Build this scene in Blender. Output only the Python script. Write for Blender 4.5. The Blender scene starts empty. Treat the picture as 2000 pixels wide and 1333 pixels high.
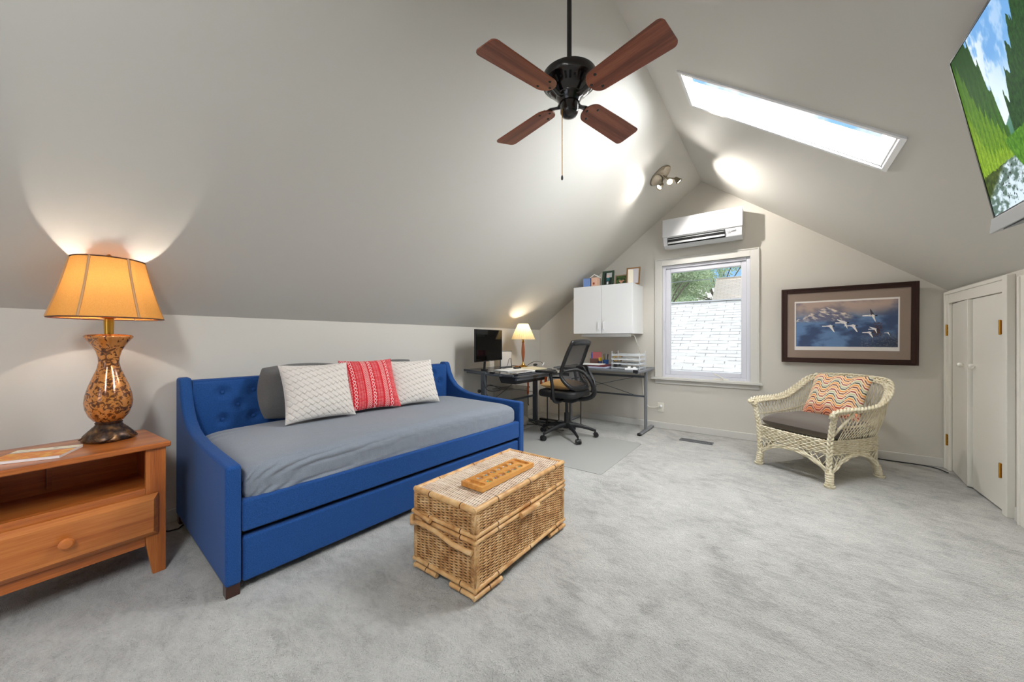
import bpy, bmesh, math, random
from mathutils import Vector, Matrix, Euler
random.seed(7)
S = bpy.context.scene
COL = S.collection
PI = math.pi
rad = math.radians

# ------------------------------------------------------------------ camera
TH = math.atan2(520, 704)
cam_d = bpy.data.cameras.new('camera'); cam = bpy.data.objects.new('camera', cam_d); COL.objects.link(cam)
cam.location = (0, 0, 1.1); cam.rotation_euler = (PI/2, 0, TH)
cam_d.sensor_width = 36.0; cam_d.lens = 704/2000*36; cam_d.shift_y = -0.00125; cam_d.clip_start = 0.02
S.camera = cam
# ------------------------------------------------------------------ look
S.view_settings.view_transform = 'Standard'; S.view_settings.look = 'None'
S.view_settings.exposure = 0.46; S.view_settings.gamma = 1.0; S.view_settings.use_curve_mapping = False
S.cycles.use_denoising = True
S.cycles.max_bounces = 10; S.cycles.diffuse_bounces = 6; S.cycles.transparent_max_bounces = 12
S.cycles.sample_clamp_indirect = 6.0; S.cycles.caustics_reflective = False; S.cycles.caustics_refractive = False
# ------------------------------------------------------------------ sky
W = bpy.data.worlds.new('sky'); S.world = W; W.use_nodes = True
nt = W.node_tree; nt.nodes.clear()
wo = nt.nodes.new('ShaderNodeOutputWorld'); wb = nt.nodes.new('ShaderNodeBackground')
tc = nt.nodes.new('ShaderNodeTexCoord'); nz = nt.nodes.new('ShaderNodeTexNoise'); cr = nt.nodes.new('ShaderNodeValToRGB')
nz.inputs['Scale'].default_value = 7.0; nz.inputs['Detail'].default_value = 8
cr.color_ramp.elements[0].position = .44; cr.color_ramp.elements[0].color = (.24, .50, .90, 1)
cr.color_ramp.elements[1].position = .54; cr.color_ramp.elements[1].color = (1, 1, 1, 1)
nt.links.new(tc.outputs['Generated'], nz.inputs['Vector']); nt.links.new(nz.outputs['Fac'], cr.inputs['Fac'])
nt.links.new(cr.outputs['Color'], wb.inputs['Color']); wb.inputs['Strength'].default_value = .95
nt.links.new(wb.outputs[0], wo.inputs[0])
# ------------------------------------------------------------------ lights
def look(o, d):
    o.rotation_euler = Vector(d).to_track_quat('-Z', 'Y').to_euler()
def light(name, typ, loc, energy, color=(1, 1, 1), d=None, **kw):
    L = bpy.data.lights.new(name, typ); L.energy = energy; L.color = color
    for k, v in kw.items(): setattr(L, k, v)
    o = bpy.data.objects.new(name, L); COL.objects.link(o); o.location = loc
    if d: look(o, d)
    return o
light('sun', 'SUN', (-6, 0, 8), 2.5, (1, .90, .76), (.8, 0, -.6), angle=.01)
# daylight arriving through the skylight (sits outside, above the pane)
sk = light('skylight_daylight', 'AREA', (0, 0, 0), 335, (.93, .97, 1.0), shape='RECTANGLE', size=1.9, size_y=1.3)
_n = Vector((-.757, 0, -1)).normalized()
_c = Vector((-.015, 2.64, 2.95-.757*(.705)))
_x = Vector((1, 0, -.757)).normalized(); _z = -_n; _y = _z.cross(_x)
sk.matrix_world = Matrix.Translation(_c - _n*.22) @ Matrix((_x, _y, _z)).transposed().to_4x4()
sk_fill = light('added_skylight_fill', 'AREA', (0, 0, 0), 275, (.93, .97, 1.0), shape='RECTANGLE', size=1.9, size_y=1.3)  # fill light from the upper right, for an added skylight out of view
sk_fill.matrix_world = Matrix.Translation((0, -3.44, 0)) @ sk.matrix_world
# fill light through an added, unseen gable window behind the camera
light('added_back_window_fill', 'AREA', (-.75, -2.75, 1.45), 8, (.90, .95, 1.0), (0, 1, 0), shape='RECTANGLE', size=2.0, size_y=1.5)

# ------------------------------------------------------------------ helpers
def lin(c):
    return tuple((x/12.92 if x <= .04045 else ((x+.055)/1.055)**2.4) for x in c)
def hexc(r, g, b): return lin((r/255, g/255, b/255))

class MB:
    def __init__(s): s.v = []; s.f = []; s.c = None
    def quad(s, a, b, c, d):
        n = len(s.v); s.v += [tuple(a), tuple(b), tuple(c), tuple(d)]; s.f.append((n, n+1, n+2, n+3)); return s
    def box(s, x0, x1, y0, y1, z0, z1):
        n = len(s.v)
        s.v += [(x0,y0,z0),(x1,y0,z0),(x1,y1,z0),(x0,y1,z0),(x0,y0,z1),(x1,y0,z1),(x1,y1,z1),(x0,y1,z1)]
        s.f += [(n,n+3,n+2,n+1),(n+4,n+5,n+6,n+7),(n,n+1,n+5,n+4),(n+1,n+2,n+6,n+5),(n+2,n+3,n+7,n+6),(n+3,n,n+4,n+7)]
        return s
    def obox(s, c, ax, ay, az, hx, hy, hz):
        c = Vector(c); ax = Vector(ax).normalized()*hx; ay = Vector(ay).normalized()*hy; az = Vector(az).normalized()*hz
        n = len(s.v)
        for k in (-1, 1):
            for (i, j) in ((-1,-1),(1,-1),(1,1),(-1,1)): s.v.append(tuple(c+ax*i+ay*j+az*k))
        s.f += [(n,n+3,n+2,n+1),(n+4,n+5,n+6,n+7),(n,n+1,n+5,n+4),(n+1,n+2,n+6,n+5),(n+2,n+3,n+7,n+6),(n+3,n,n+4,n+7)]
        return s
    def bar(s, a, b, w, h, up=(0, 0, 1)):
        a = Vector(a); b = Vector(b); d = (b-a); L = d.length; d.normalize()
        u = Vector(up); sd = d.cross(u)
        if sd.length < 1e-4: sd = d.cross(Vector((1, 0, 0)))
        sd.normalize(); u2 = sd.cross(d)
        return s.obox((a+b)/2, d, sd, u2, L/2, w/2, h/2)
    def tube(s, pts, r, n=8, closed=False, caps=True, flat=1.0, flatdir=None):
        P = [Vector(p) for p in pts]; m = len(P)
        R = r if isinstance(r, (list, tuple)) else [r]*m
        base = len(s.v); prev = None
        for i in range(m):
            if closed: t = P[(i+1) % m]-P[i-1]
            else: t = P[min(i+1, m-1)]-P[max(i-1, 0)]
            if t.length < 1e-9: t = Vector((0, 0, 1))
            t.normalize()
            if prev is None:
                ref = Vector((0, 0, 1)) if abs(t.z) < .9 else Vector((1, 0, 0))
                u = t.cross(ref).normalized()
            else:
                u = prev - t*prev.dot(t)
                u = u.normalized() if u.length > 1e-6 else t.orthogonal().normalized()
            prev = u; w = t.cross(u)
            for k in range(n):
                a = 2*PI*k/n
                o = u*math.cos(a)*R[i]+w*math.sin(a)*R[i]
                if flatdir is not None:
                    fd = Vector(flatdir); o -= fd*o.dot(fd)*(1-flat)
                s.v.append(tuple(P[i]+o))
        rng = m if closed else m-1
        for i in range(rng):
            a = base+i*n; b = base+((i+1) % m)*n
            for k in range(n):
                k2 = (k+1) % n; s.f.append((a+k, a+k2, b+k2, b+k))
        if caps and not closed:
            s.f.append(tuple(base+k for k in reversed(range(n)))); s.f.append(tuple(base+(m-1)*n+k for k in range(n)))
        return s
    def lathe(s, prof, c=(0, 0, 0), n=32, a0=0, a1=2*PI, rf=None):
        full = abs(a1-a0-2*PI) < 1e-6; base = len(s.v); N = n if full else n+1
        for (r, z) in prof:
            for k in range(N):
                a = a0+(a1-a0)*k/n; q = r*(rf(a, z) if rf else 1)
                s.v.append((c[0]+q*math.cos(a), c[1]+q*math.sin(a), c[2]+z))
        for i in range(len(prof)-1):
            for k in range(n):
                k2 = (k+1) % N
                s.f.append((base+i*N+k, base+i*N+k2, base+(i+1)*N+k2, base+(i+1)*N+k))
        if full:
            if prof[0][0] > 1e-6: s.f.append(tuple(base+k for k in reversed(range(n))))
            if prof[-1][0] > 1e-6: s.f.append(tuple(base+(len(prof)-1)*N+k for k in range(n)))
        return s
    def prism(s, poly, a, b, axis='y'):
        n = len(poly); base = len(s.v)
        for d in (a, b):
            for (p, q) in poly:
                s.v.append((p, d, q) if axis == 'y' else (d, p, q) if axis == 'x' else (p, q, d))
        s.f.append(tuple(base+i for i in range(n))); s.f.append(tuple(base+n+i for i in reversed(range(n))))
        for i in range(n):
            j = (i+1) % n; s.f.append((base+i, base+n+i, base+n+j, base+j))
        return s
    def ball(s, c, r, nu=12, nv=8, sc=(1, 1, 1)):
        base = len(s.v)
        for i in range(nv+1):
            t = PI*i/nv
            for k in range(nu):
                a = 2*PI*k/nu
                s.v.append((c[0]+r*sc[0]*math.sin(t)*math.cos(a), c[1]+r*sc[1]*math.sin(t)*math.sin(a), c[2]+r*sc[2]*math.cos(t)))
        for i in range(nv):
            for k in range(nu):
                k2 = (k+1) % nu; s.f.append((base+i*nu+k, base+(i+1)*nu+k, base+(i+1)*nu+k2, base+i*nu+k2))
        return s
    def grid(s, fn, nx, ny, flip=False):
        base = len(s.v)
        for j in range(ny+1):
            for i in range(nx+1): s.v.append(tuple(fn(i/nx, j/ny)))
        for j in range(ny):
            for i in range(nx):
                a = base+j*(nx+1)+i
                q = (a, a+1, a+nx+2, a+nx+1)
                s.f.append(q if not flip else q[::-1])
        return s
    def xf(s, M, start=0):
        for i in range(start, len(s.v)): s.v[i] = tuple(M @ Vector(s.v[i]))
        return s

def obj(name, mb, mat, parent=None, bevel=0, seg=2, smooth=True, ang=38, subsurf=0, recalc=True, cols=None, merge=False):
    me = bpy.data.meshes.new(name); me.from_pydata(mb.v, [], mb.f); me.update()
    if recalc or merge:
        bm = bmesh.new(); bm.from_mesh(me)
        if merge: bmesh.ops.remove_doubles(bm, verts=bm.verts, dist=1e-5)
        if recalc: bmesh.ops.recalc_face_normals(bm, faces=bm.faces)
        bm.to_mesh(me); bm.free()
    if smooth:
        me.polygons.foreach_set('use_smooth', [True]*len(me.polygons)); me.set_sharp_from_angle(angle=rad(ang))
    if cols is not None:
        at = me.color_attributes.new('Col', 'FLOAT_COLOR', 'POINT')
        flat = []
        for c in cols: flat += [c[0], c[1], c[2], 1.0]
        at.data.foreach_set('color', flat)
    me.materials.append(mat)
    o = bpy.data.objects.new(name, me); COL.objects.link(o)
    if parent is not None: o.parent = parent
    if bevel:
        m = o.modifiers.new('bevel', 'BEVEL'); m.width = bevel; m.segments = seg; m.limit_method = 'ANGLE'; m.angle_limit = rad(40); m.harden_normals = True
    if subsurf:
        m = o.modifiers.new('sub', 'SUBSURF'); m.levels = subsurf; m.render_levels = subsurf
    return o
def tag(o, label, cat, group=None):
    o['label'] = label; o['category'] = cat
    if group: o['group'] = group
    return o
def thing(name, label, cat, loc=(0, 0, 0), rotz=0, group=None):
    o = bpy.data.objects.new(name, None); COL.objects.link(o); o.location = loc; o.rotation_euler = (0, 0, rotz); o.empty_display_size = .05
    return tag(o, label, cat, group)
def struct(o): o['kind'] = 'structure'; return o
def dup(root, loc=None, rotz=None, label=None):
    r = root.copy(); COL.objects.link(r)
    if loc is not None: r.location = loc
    if rotz is not None: r.rotation_euler = (0, 0, rotz)
    if label: r['label'] = label
    for ch in list(root.children):
        c = ch.copy(); COL.objects.link(c); c.parent = r
        for g in list(ch.children):
            d = g.copy(); COL.objects.link(d); d.parent = c
    return r

# ------------------------------------------------------------------ materials
def M(name, color=(.5, .5, .5), rough=.5, metal=0, spec=None, sheen=0, coat=0, trans=0, ior=None, emit=None, es=0, alpha=None):
    m = bpy.data.materials.new(name); m.use_nodes = True
    b = m.node_tree.nodes['Principled BSDF']
    b.inputs['Base Color'].default_value = (*color, 1); b.inputs['Roughness'].default_value = rough; b.inputs['Metallic'].default_value = metal
    if spec is not None: b.inputs['Specular IOR Level'].default_value = spec
    if sheen: b.inputs['Sheen Weight'].default_value = sheen
    if coat: b.inputs['Coat Weight'].default_value = coat; b.inputs['Coat Roughness'].default_value = .15
    if trans: b.inputs['Transmission Weight'].default_value = trans
    if ior: b.inputs['IOR'].default_value = ior
    if emit: b.inputs['Emission Color'].default_value = (*emit, 1); b.inputs['Emission Strength'].default_value = es
    if alpha is not None: b.inputs['Alpha'].default_value = alpha
    return m
def N(m, t): return m.node_tree.nodes.new(t)
def Lk(m, a, b): m.node_tree.links.new(a, b)
def bsdf(m): return m.node_tree.nodes['Principled BSDF']
def coords(m, scale=(1, 1, 1), rot=(0, 0, 0), src='Object'):
    t = N(m, 'ShaderNodeTexCoord'); p = N(m, 'ShaderNodeMapping'); p.inputs['Scale'].default_value = scale; p.inputs['Rotation'].default_value = rot
    Lk(m, t.outputs[src], p.inputs['Vector']); return p.outputs['Vector']
def noise(m, vec, scale, detail=4, rough=.5, dist=0):
    n = N(m, 'ShaderNodeTexNoise'); n.inputs['Scale'].default_value = scale; n.inputs['Detail'].default_value = detail
    n.inputs['Roughness'].default_value = rough; n.inputs['Distortion'].default_value = dist; Lk(m, vec, n.inputs['Vector']); return n.outputs['Fac']
def ramp(m, fac, stops):
    r = N(m, 'ShaderNodeValToRGB'); e = r.color_ramp.elements
    while len(e) < len(stops): e.new(.5)
    for i, (p, c) in enumerate(stops): e[i].position = p; e[i].color = (*c, 1)
    Lk(m, fac, r.inputs['Fac']); return r.outputs['Color']
def bump(m, h, strength=.3, dist=.01, prev=None):
    b = N(m, 'ShaderNodeBump'); b.inputs['Strength'].default_value = strength; b.inputs['Distance'].default_value = dist
    Lk(m, h, b.inputs['Height'])
    if prev is not None: Lk(m, prev, b.inputs['Normal'])
    Lk(m, b.outputs['Normal'], bsdf(m).inputs['Normal']); return b.outputs['Normal']
def mathn(m, op, a, b=None):
    n = N(m, 'ShaderNodeMath'); n.operation = op
    for i, x in enumerate((a, b)):
        if x is None: continue
        if isinstance(x, (int, float)): n.inputs[i].default_value = x
        else: Lk(m, x, n.inputs[i])
    return n.outputs[0]

def paint(name, c, rough=.6, b=.06):
    m = M(name, c, rough); v = coords(m); bump(m, noise(m, v, 90, 3), b, .004); return m
m_wall = paint('wall_paint', hexc(208, 203, 194)); m_ceil = paint('ceiling_paint', hexc(208, 205, 198), .6)
m_trim = M('trim_paint', hexc(232, 229, 220), .35)
m_trimw = M('casing_paint', hexc(208, 206, 201), .45)
m_acw = M('appliance_white', hexc(218, 219, 223), .3)
m_white = M('white_gloss', hexc(238, 239, 240), .25)
m_vinyl = M('white_vinyl', hexc(214, 215, 224), .4)
def wood(name, c1, c2, c3, scale=1.0, axis='y', rough=.32, coat=.3):
    m = M(name, c2, rough, coat=coat)
    sc = {'x': (.30, 7, 7), 'y': (7, .30, 7), 'z': (7, 7, .30)}[axis]
    v = coords(m, tuple(q*scale for q in sc))
    n1 = noise(m, v, 2.2, 5, .55, .35)
    v2 = coords(m, tuple(q*scale*6 for q in sc)); n2 = noise(m, v2, 6, 3, .6)
    mx = mathn(m, 'ADD', mathn(m, 'MULTIPLY', n1, .75), mathn(m, 'MULTIPLY', n2, .25))
    Lk(m, ramp(m, mx, [(.36, c1), (.5, c2), (.64, c3)]), bsdf(m).inputs['Base Color'])
    bump(m, n2, .05, .002); return m
m_cherry = wood('cherry_wood', hexc(138, 70, 28), hexc(180, 100, 42), hexc(200, 124, 60), axis='x')
m_cherry_z = wood('cherry_wood_post', hexc(138, 70, 28), hexc(180, 100, 42), hexc(200, 124, 60), axis='z')
m_blade = wood('blade_wood', hexc(92, 44, 28), hexc(132, 68, 44), hexc(158, 92, 62), scale=1.6, axis='x', rough=.4, coat=.1)
m_maple = wood('honey_wood', hexc(176, 110, 40), hexc(214, 146, 62), hexc(226, 166, 86), scale=1.5, axis='y', rough=.35)
m_dkwood = M('dark_wood', hexc(58, 28, 18), .3, coat=.3)
def fabric(name, c1, c2, s=260, bs=.35, sheen=.25, rough=.9):
    m = M(name, c1, rough, sheen=sheen, spec=.2)
    v = coords(m); w1 = N(m, 'ShaderNodeTexWave'); w1.bands_direction = 'X'; w1.inputs['Scale'].default_value = s; w1.inputs['Distortion'].default_value = 2.5; Lk(m, v, w1.inputs['Vector'])
    n2 = noise(m, v, s*1.2, 3, .7)
    Lk(m, ramp(m, n2, [(.35, c1), (.65, c2)]), bsdf(m).inputs['Base Color'])
    h = mathn(m, 'ADD', mathn(m, 'MULTIPLY', w1.outputs['Fac'], .3), n2); bump(m, h, bs, .002); return m
m_navy = fabric('navy_fabric', hexc(24, 62, 120), hexc(40, 86, 150), sheen=.06)
m_sheet = fabric('grey_jersey_sheet', hexc(118, 124, 134), hexc(146, 152, 162), s=420, bs=.25)
m_bedpillow = fabric('charcoal_jersey', hexc(88, 86, 86), hexc(112, 110, 108), s=420, bs=.25)
m_cream = fabric('cream_felt', hexc(214, 206, 198), hexc(228, 221, 214), s=200, bs=.15)
m_taupe = fabric('taupe_fabric', hexc(92, 84, 78), hexc(106, 98, 90), s=420, bs=.15)
m_tan = fabric('tan_fabric', hexc(212, 164, 98), hexc(228, 184, 120), s=200, bs=.2)
def attrmat(name, rough=.8, emit=0, sheen=0, coat=0, spec=.3):
    m = M(name, (.5, .5, .5), rough, sheen=sheen, coat=coat, spec=spec)
    a = N(m, 'ShaderNodeVertexColor'); a.layer_name = 'Col'
    if emit:
        bsdf(m).inputs['Base Color'].default_value = (.004, .004, .004, 1)
        Lk(m, a.outputs['Color'], bsdf(m).inputs['Emission Color']); bsdf(m).inputs['Emission Strength'].default_value = emit
    else: Lk(m, a.outputs['Color'], bsdf(m).inputs['Base Color'])
    return m
m_print = attrmat('printed_cloth', .85, sheen=.2)
m_art = attrmat('painted_print', .4)
m_photo = attrmat('photo_print', .35)
m_screen = attrmat('lit_screen', .6, emit=.95, spec=.05)
m_rattan = M('rattan_strand', hexc(196, 150, 100), .5)
_v = coords(m_rattan); Lk(m_rattan, ramp(m_rattan, noise(m_rattan, _v, 22, 5, .65), [(.3, hexc(150, 98, 50)), (.5, hexc(200, 154, 100)), (.7, hexc(226, 192, 146))]), bsdf(m_rattan).inputs['Base Color'])
m_rattan_top = M('pale_rattan_strand', hexc(214, 190, 165), .5)
_v = coords(m_rattan_top); Lk(m_rattan_top, ramp(m_rattan_top, noise(m_rattan_top, _v, 14, 5, .65), [(.3, hexc(186, 158, 136)), (.5, hexc(216, 194, 172)), (.7, hexc(230, 214, 196))]), bsdf(m_rattan_top).inputs['Base Color'])
m_bamboo = M('bamboo_pole', hexc(206, 160, 104), .35, coat=.2)
_v = coords(m_bamboo); Lk(m_bamboo, ramp(m_bamboo, noise(m_bamboo, _v, 16, 4), [(.3, hexc(176, 120, 64)), (.5, hexc(214, 166, 108)), (.7, hexc(230, 192, 140))]), bsdf(m_bamboo).inputs['Base Color'])
m_core = M('dark_basket_core', hexc(92, 58, 34), .9)
m_node = M('bamboo_binding', hexc(84, 54, 34), .6)
m_wicker = M('cream_painted_wicker', hexc(226, 216, 188), .45)
_v = coords(m_wicker); Lk(m_wicker, ramp(m_wicker, noise(m_wicker, _v, 30, 4), [(.3, hexc(204, 190, 156)), (.55, hexc(228, 219, 194))]), bsdf(m_wicker).inputs['Base Color'])
m_black = M('black_plastic', hexc(20, 20, 22), .4); m_blackm = M('matte_black', hexc(26, 26, 28), .6)
m_dkgrey = M('dark_grey_metal', hexc(84, 88, 94), .4, metal=.3); m_steel = M('grey_steel', hexc(132, 135, 140), .38, metal=.5)
m_bronze = M('oil_bronze', hexc(24, 18, 16), .22, metal=.35, coat=.5)
m_brass = M('brass', hexc(200, 150, 62), .25, metal=1); m_nickel = M('nickel', hexc(150, 140, 122), .3, metal=.9)
m_glassy = M('screen_glass', (.002, .002, .002), .06, spec=.2)
m_knobw = M('knob_paint', hexc(235, 232, 224), .25)
m_orange = M('orange_plastic', hexc(232, 92, 24), .4); m_bluep = M('blue_plastic', hexc(40, 74, 130), .4)
m_paper = M('paper', hexc(240, 240, 238), .8); m_maroon = M('maroon_card', hexc(110, 44, 54), .6)
m_silver = M('silver_plastic', hexc(176, 178, 180), .35, metal=.4)
m_yellow = M('yellow_plastic', hexc(222, 188, 40), .4); m_red = M('red_plastic', hexc(170, 50, 52), .4)
m_cream_pl = M('cream_plastic', hexc(228, 224, 212), .4)
def transmat(name, c, a, rough=.2):
    m = M(name, c, rough)
    t = N(m, 'ShaderNodeBsdfTransparent'); x = N(m, 'ShaderNodeMixShader'); x.inputs[0].default_value = a
    out = m.node_tree.nodes['Material Output']; Lk(m, t.outputs[0], x.inputs[1]); Lk(m, bsdf(m).outputs[0], x.inputs[2]); Lk(m, x.outputs[0], out.inputs['Surface']); return m
m_pane = transmat('window_glass', (.9, .95, .95), .035, .02)
m_mesh = transmat('black_mesh', hexc(48, 48, 52), .72, .6)
m_acryl = transmat('clear_acrylic', hexc(225, 230, 235), .35, .08)
m_bag = transmat('clear_plastic_bin', hexc(190, 184, 174), .55, .15)
m_mat = transmat('clear_vinyl_mat', hexc(206, 206, 203), .5, .25)
def shade_mat(name, c, tr=.6, weave=300):
    m = bpy.data.materials.new(name); m.use_nodes = True; nt = m.node_tree; nt.nodes.clear()
    o = nt.nodes.new('ShaderNodeOutputMaterial'); d = nt.nodes.new('ShaderNodeBsdfDiffuse'); t = nt.nodes.new('ShaderNodeBsdfTranslucent'); x = nt.nodes.new('ShaderNodeMixShader')
    tc = nt.nodes.new('ShaderNodeTexCoord'); n = nt.nodes.new('ShaderNodeTexNoise'); n.inputs['Scale'].default_value = weave; r = nt.nodes.new('ShaderNodeValToRGB')
    r.color_ramp.elements[0].position = .3; r.color_ramp.elements[0].color = (*[q*.86 for q in c], 1); r.color_ramp.elements[1].position = .7; r.color_ramp.elements[1].color = (*c, 1)
    nt.links.new(tc.outputs['Object'], n.inputs['Vector']); nt.links.new(n.outputs['Fac'], r.inputs['Fac'])
    nt.links.new(r.outputs[0], d.inputs[0]); nt.links.new(r.outputs[0], t.inputs[0]); x.inputs[0].default_value = tr
    nt.links.new(d.outputs[0], x.inputs[1]); nt.links.new(t.outputs[0], x.inputs[2]); nt.links.new(x.outputs[0], o.inputs[0]); return m
m_shade1 = shade_mat('gold_silk_shade', hexc(240, 168, 88), .05)
m_shade2 = shade_mat('cream_pleated_shade', hexc(248, 226, 176), .25)

# carpet
m_carpet = M('grey_plush_carpet', (.5, .5, .5), 1.0, spec=.05, sheen=.3)
v = coords(m_carpet)
big = noise(m_carpet, v, 1.5, 5, .62, 1.4); mid = noise(m_carpet, coords(m_carpet, (1, 2.0, 1), (0, 0, .9)), 8, 5, .7, .8); fine = noise(m_carpet, v, 190, 2, .8); fib = noise(m_carpet, v, 62, 3, .8)
mx = mathn(m_carpet, 'ADD', mathn(m_carpet, 'MULTIPLY', big, .50), mathn(m_carpet, 'MULTIPLY', mid, .50))
mx = mathn(m_carpet, 'ADD', mathn(m_carpet, 'MULTIPLY', mx, .68), mathn(m_carpet, 'MULTIPLY', mathn(m_carpet, 'ADD', mathn(m_carpet, 'MULTIPLY', fine, .55), mathn(m_carpet, 'MULTIPLY', fib, .45)), .32))
Lk(m_carpet, ramp(m_carpet, mx, [(.40, hexc(176, 174, 170)), (.50, hexc(210, 208, 203)), (.59, hexc(226, 224, 219))]), bsdf(m_carpet).inputs['Base Color'])
bn = bump(m_carpet, fine, .9, .012); bump(m_carpet, fib, .6, .02, bn)

# ------------------------------------------------------------------ room
XL, XR, YF, YB, RX, RZ = -2.95, 1.17, 4.70, -2.4, -.72, 2.95
ZL, ZR = RZ-.762*(RX-XL), RZ-.757*(XR-RX)
T = .16
struct(obj('floor', MB().box(XL-T, XR+T+.2, YB-T, YF+T, -.12, 0), m_carpet, smooth=False))
struct(obj('wall_left', MB().box(XL-T, XL, YB, YF, 0, ZL), m_wall, smooth=False))
# ceiling: two slopes, the right one open for the skylight and an added fill skylight
cs = MB().prism([(XL-T, ZL-.762*T), (RX, RZ), (RX, RZ+T), (XL-T, ZL-.762*T+T)], YB-T, YF+T)
def rs(x): return RZ-.757*(x-RX)
SX0, SX1, SY0, SY1 = -.49, .46, 2.455, 2.82
def slab(x0, x1, y0, y1): cs.prism([(x0, rs(x0)), (x1, rs(x1)), (x1, rs(x1)+T), (x0, rs(x0)+T)], y0, y1)
slab(RX, SX0, YB-T, YF+T); slab(SX1, XR+T+.2, YB-T, YF+T); slab(SX0, SX1, YB-T, SY0-3.44); slab(SX0, SX1, SY1-3.44, SY0); slab(SX0, SX1, SY1, YF+T)
struct(obj('ceiling', cs, m_ceil, smooth=False))
# far gable wall with window opening
WX0, WX1, WZ0, WZ1 = -1.155, -.245, .64, 2.01
def ls(x): return RZ-.762*(RX-x)
fw = MB()
fw.prism([(XL-T, 0), (WX0, 0), (WX0, ls(WX0)), (XL-T, ls(XL-T))], YF, YF+T)
fw.prism([(WX0, 0), (WX1, 0), (WX1, WZ0), (WX0, WZ0)], YF, YF+T)
fw.prism([(WX0, WZ1), (WX1, WZ1), (WX1, rs(WX1)), (RX, RZ), (WX0, ls(WX0))], YF, YF+T)
fw.prism([(WX1, 0), (XR+T, 0), (XR+T, rs(XR+T)), (WX1, rs(WX1))], YF, YF+T)
struct(obj('wall_far', fw, m_wall, smooth=False))
# near gable wall behind the camera, with an opening for an added fill window
bw = MB(); BX0, BX1, BZ0, BZ1 = -1.65, .15, .8, 2.1
bw.prism([(XL-T, 0), (BX0, 0), (BX0, ls(BX0)), (XL-T, ls(XL-T))], YB-T, YB)
bw.prism([(BX0, 0), (BX1, 0), (BX1, BZ0), (BX0, BZ0)], YB-T, YB)
bw.prism([(BX0, BZ1), (BX1, BZ1), (BX1, rs(BX1)), (RX, RZ), (BX0, ls(BX0))], YB-T, YB)
bw.prism([(BX1, 0), (XR+T, 0), (XR+T, rs(XR+T)), (BX1, rs(BX1))], YB-T, YB)
struct(obj('wall_near', bw, m_wall, smooth=False))
f = MB()
for a in ((BX0, BX0+.05, BZ0, BZ1), (BX1-.05, BX1, BZ0, BZ1), (BX0+.05, BX1-.05, BZ0, BZ0+.05), (BX0+.05, BX1-.05, BZ1-.05, BZ1), (-.775, -.725, BZ0+.05, BZ1-.05)):
    f.box(a[0], a[1], YB-.12, YB-.07, a[2], a[3])
w_fill = struct(obj('added_fill_window', f, m_vinyl, bevel=.004))  # window added behind the camera only to let fill light in
# right knee wall with the closet opening
DY0, DYM, DY1, DZ = 3.665, 4.135, 4.605, 1.405
rw = MB()
rw.box(XR, XR+T, YB, DY0, 0, ZR).box(XR, XR+T, DY1, YF, 0, ZR).box(XR, XR+T, DY0, DY1, DZ, ZR).box(XR+.06, XR+T, DY0, DY1, 0, DZ)
struct(obj('wall_right', rw, m_wall, smooth=False))
# baseboards
def base(name, mbx): return struct(obj(name, mbx, m_trimw, bevel=.006))
base('baseboard_far', MB().box(XL+.015, XR, YF-.015, YF, 0, .08))
base('baseboard_left', MB().box(XL, XL+.015, YB, YF, 0, .08))
base('baseboard_right', MB().box(XR-.018, XR, 3.51, 3.575, 0, .085))
# door casings
t = MB()
t.box(XR-.022, XR, DY1, DY1+.085, 0, DZ+.10).box(XR-.022, XR, DY0, DY1, DZ, DZ+.10)
t.box(XR-.03, XR, DY1+.06, DY1+.085, 0, DZ+.10).box(XR-.03, XR, DY0, DY1+.06, DZ+.075, DZ+.10)
struct(obj('trim_1', t, m_trim, bevel=.004))
struct(obj('trim_2', MB().box(XR-.036, XR, DY0-.06, DY0, 0, DZ+.10), m_trim, bevel=.004))
struct(obj('trim_3', MB().box(XR-.022, XR, 3.425, 3.508, 0, DZ+.075).box(XR-.03, XR, 3.487, 3.508, 0, DZ+.07).box(XR-.022, XR, 2.4, 3.425, DZ, DZ+.075), m_trim, bevel=.004))
# closet doors
def knob(parent, x, y, z):
    k = MB().lathe([(0, .034), (.009, .034), (.0165, .028), (.019, .02), (.016, .012), (.009, .008), (.007, .002), (.009, 0)], n=20)
    k.xf(Matrix.Translation((x, y, z)) @ Matrix.Rotation(-PI/2, 4, 'Y')); return obj('door_knob', k, m_knobw, parent)
def hinge(parent, x, y, z, s):
    h = MB().box(x-.003, x, y-.018, y+.018, z-.045, z+.045).lathe([(.006, -.048), (.006, .048)], (x-.006, y, z), 10)
    for q in (-.03, 0, .03): h.box(x-.0045, x, y+s*.008, y+s*.016, z+q-.006, z+q+.006)
    return obj('hinge', h, m_brass, parent, bevel=.0008)
# left leaf stands slightly ajar, turned on its hinges about the far jamb
d1 = struct(obj('door_1', MB().box(0, .032, -.452, -.004, .012, DZ-.006), m_trim, bevel=.003))
d1.location = (XR-.001, DY1, 0); d1.rotation_euler = (0, 0, rad(-5.4))
knob(d1, 0, -.36, .907); hinge(d1, -.022, .018, 1.18, -1); hinge(d1, -.022, .018, .256, -1)
d2 = struct(obj('door_2', MB().box(XR-.021, XR+.012, DY0+.001, DYM+.006, .012, DZ-.006), m_trim, bevel=.003))
knob(d2, XR-.021, 4.10, .907); hinge(d2, XR-.021, DY0+.052, 1.18, 1); hinge(d2, XR-.021, DY0+.052, .262, 1)
struct(obj('door_3', MB().box(XR-.010, XR-.001, 2.5, 3.42, .012, DZ-.004), m_trim, bevel=.003))

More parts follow.
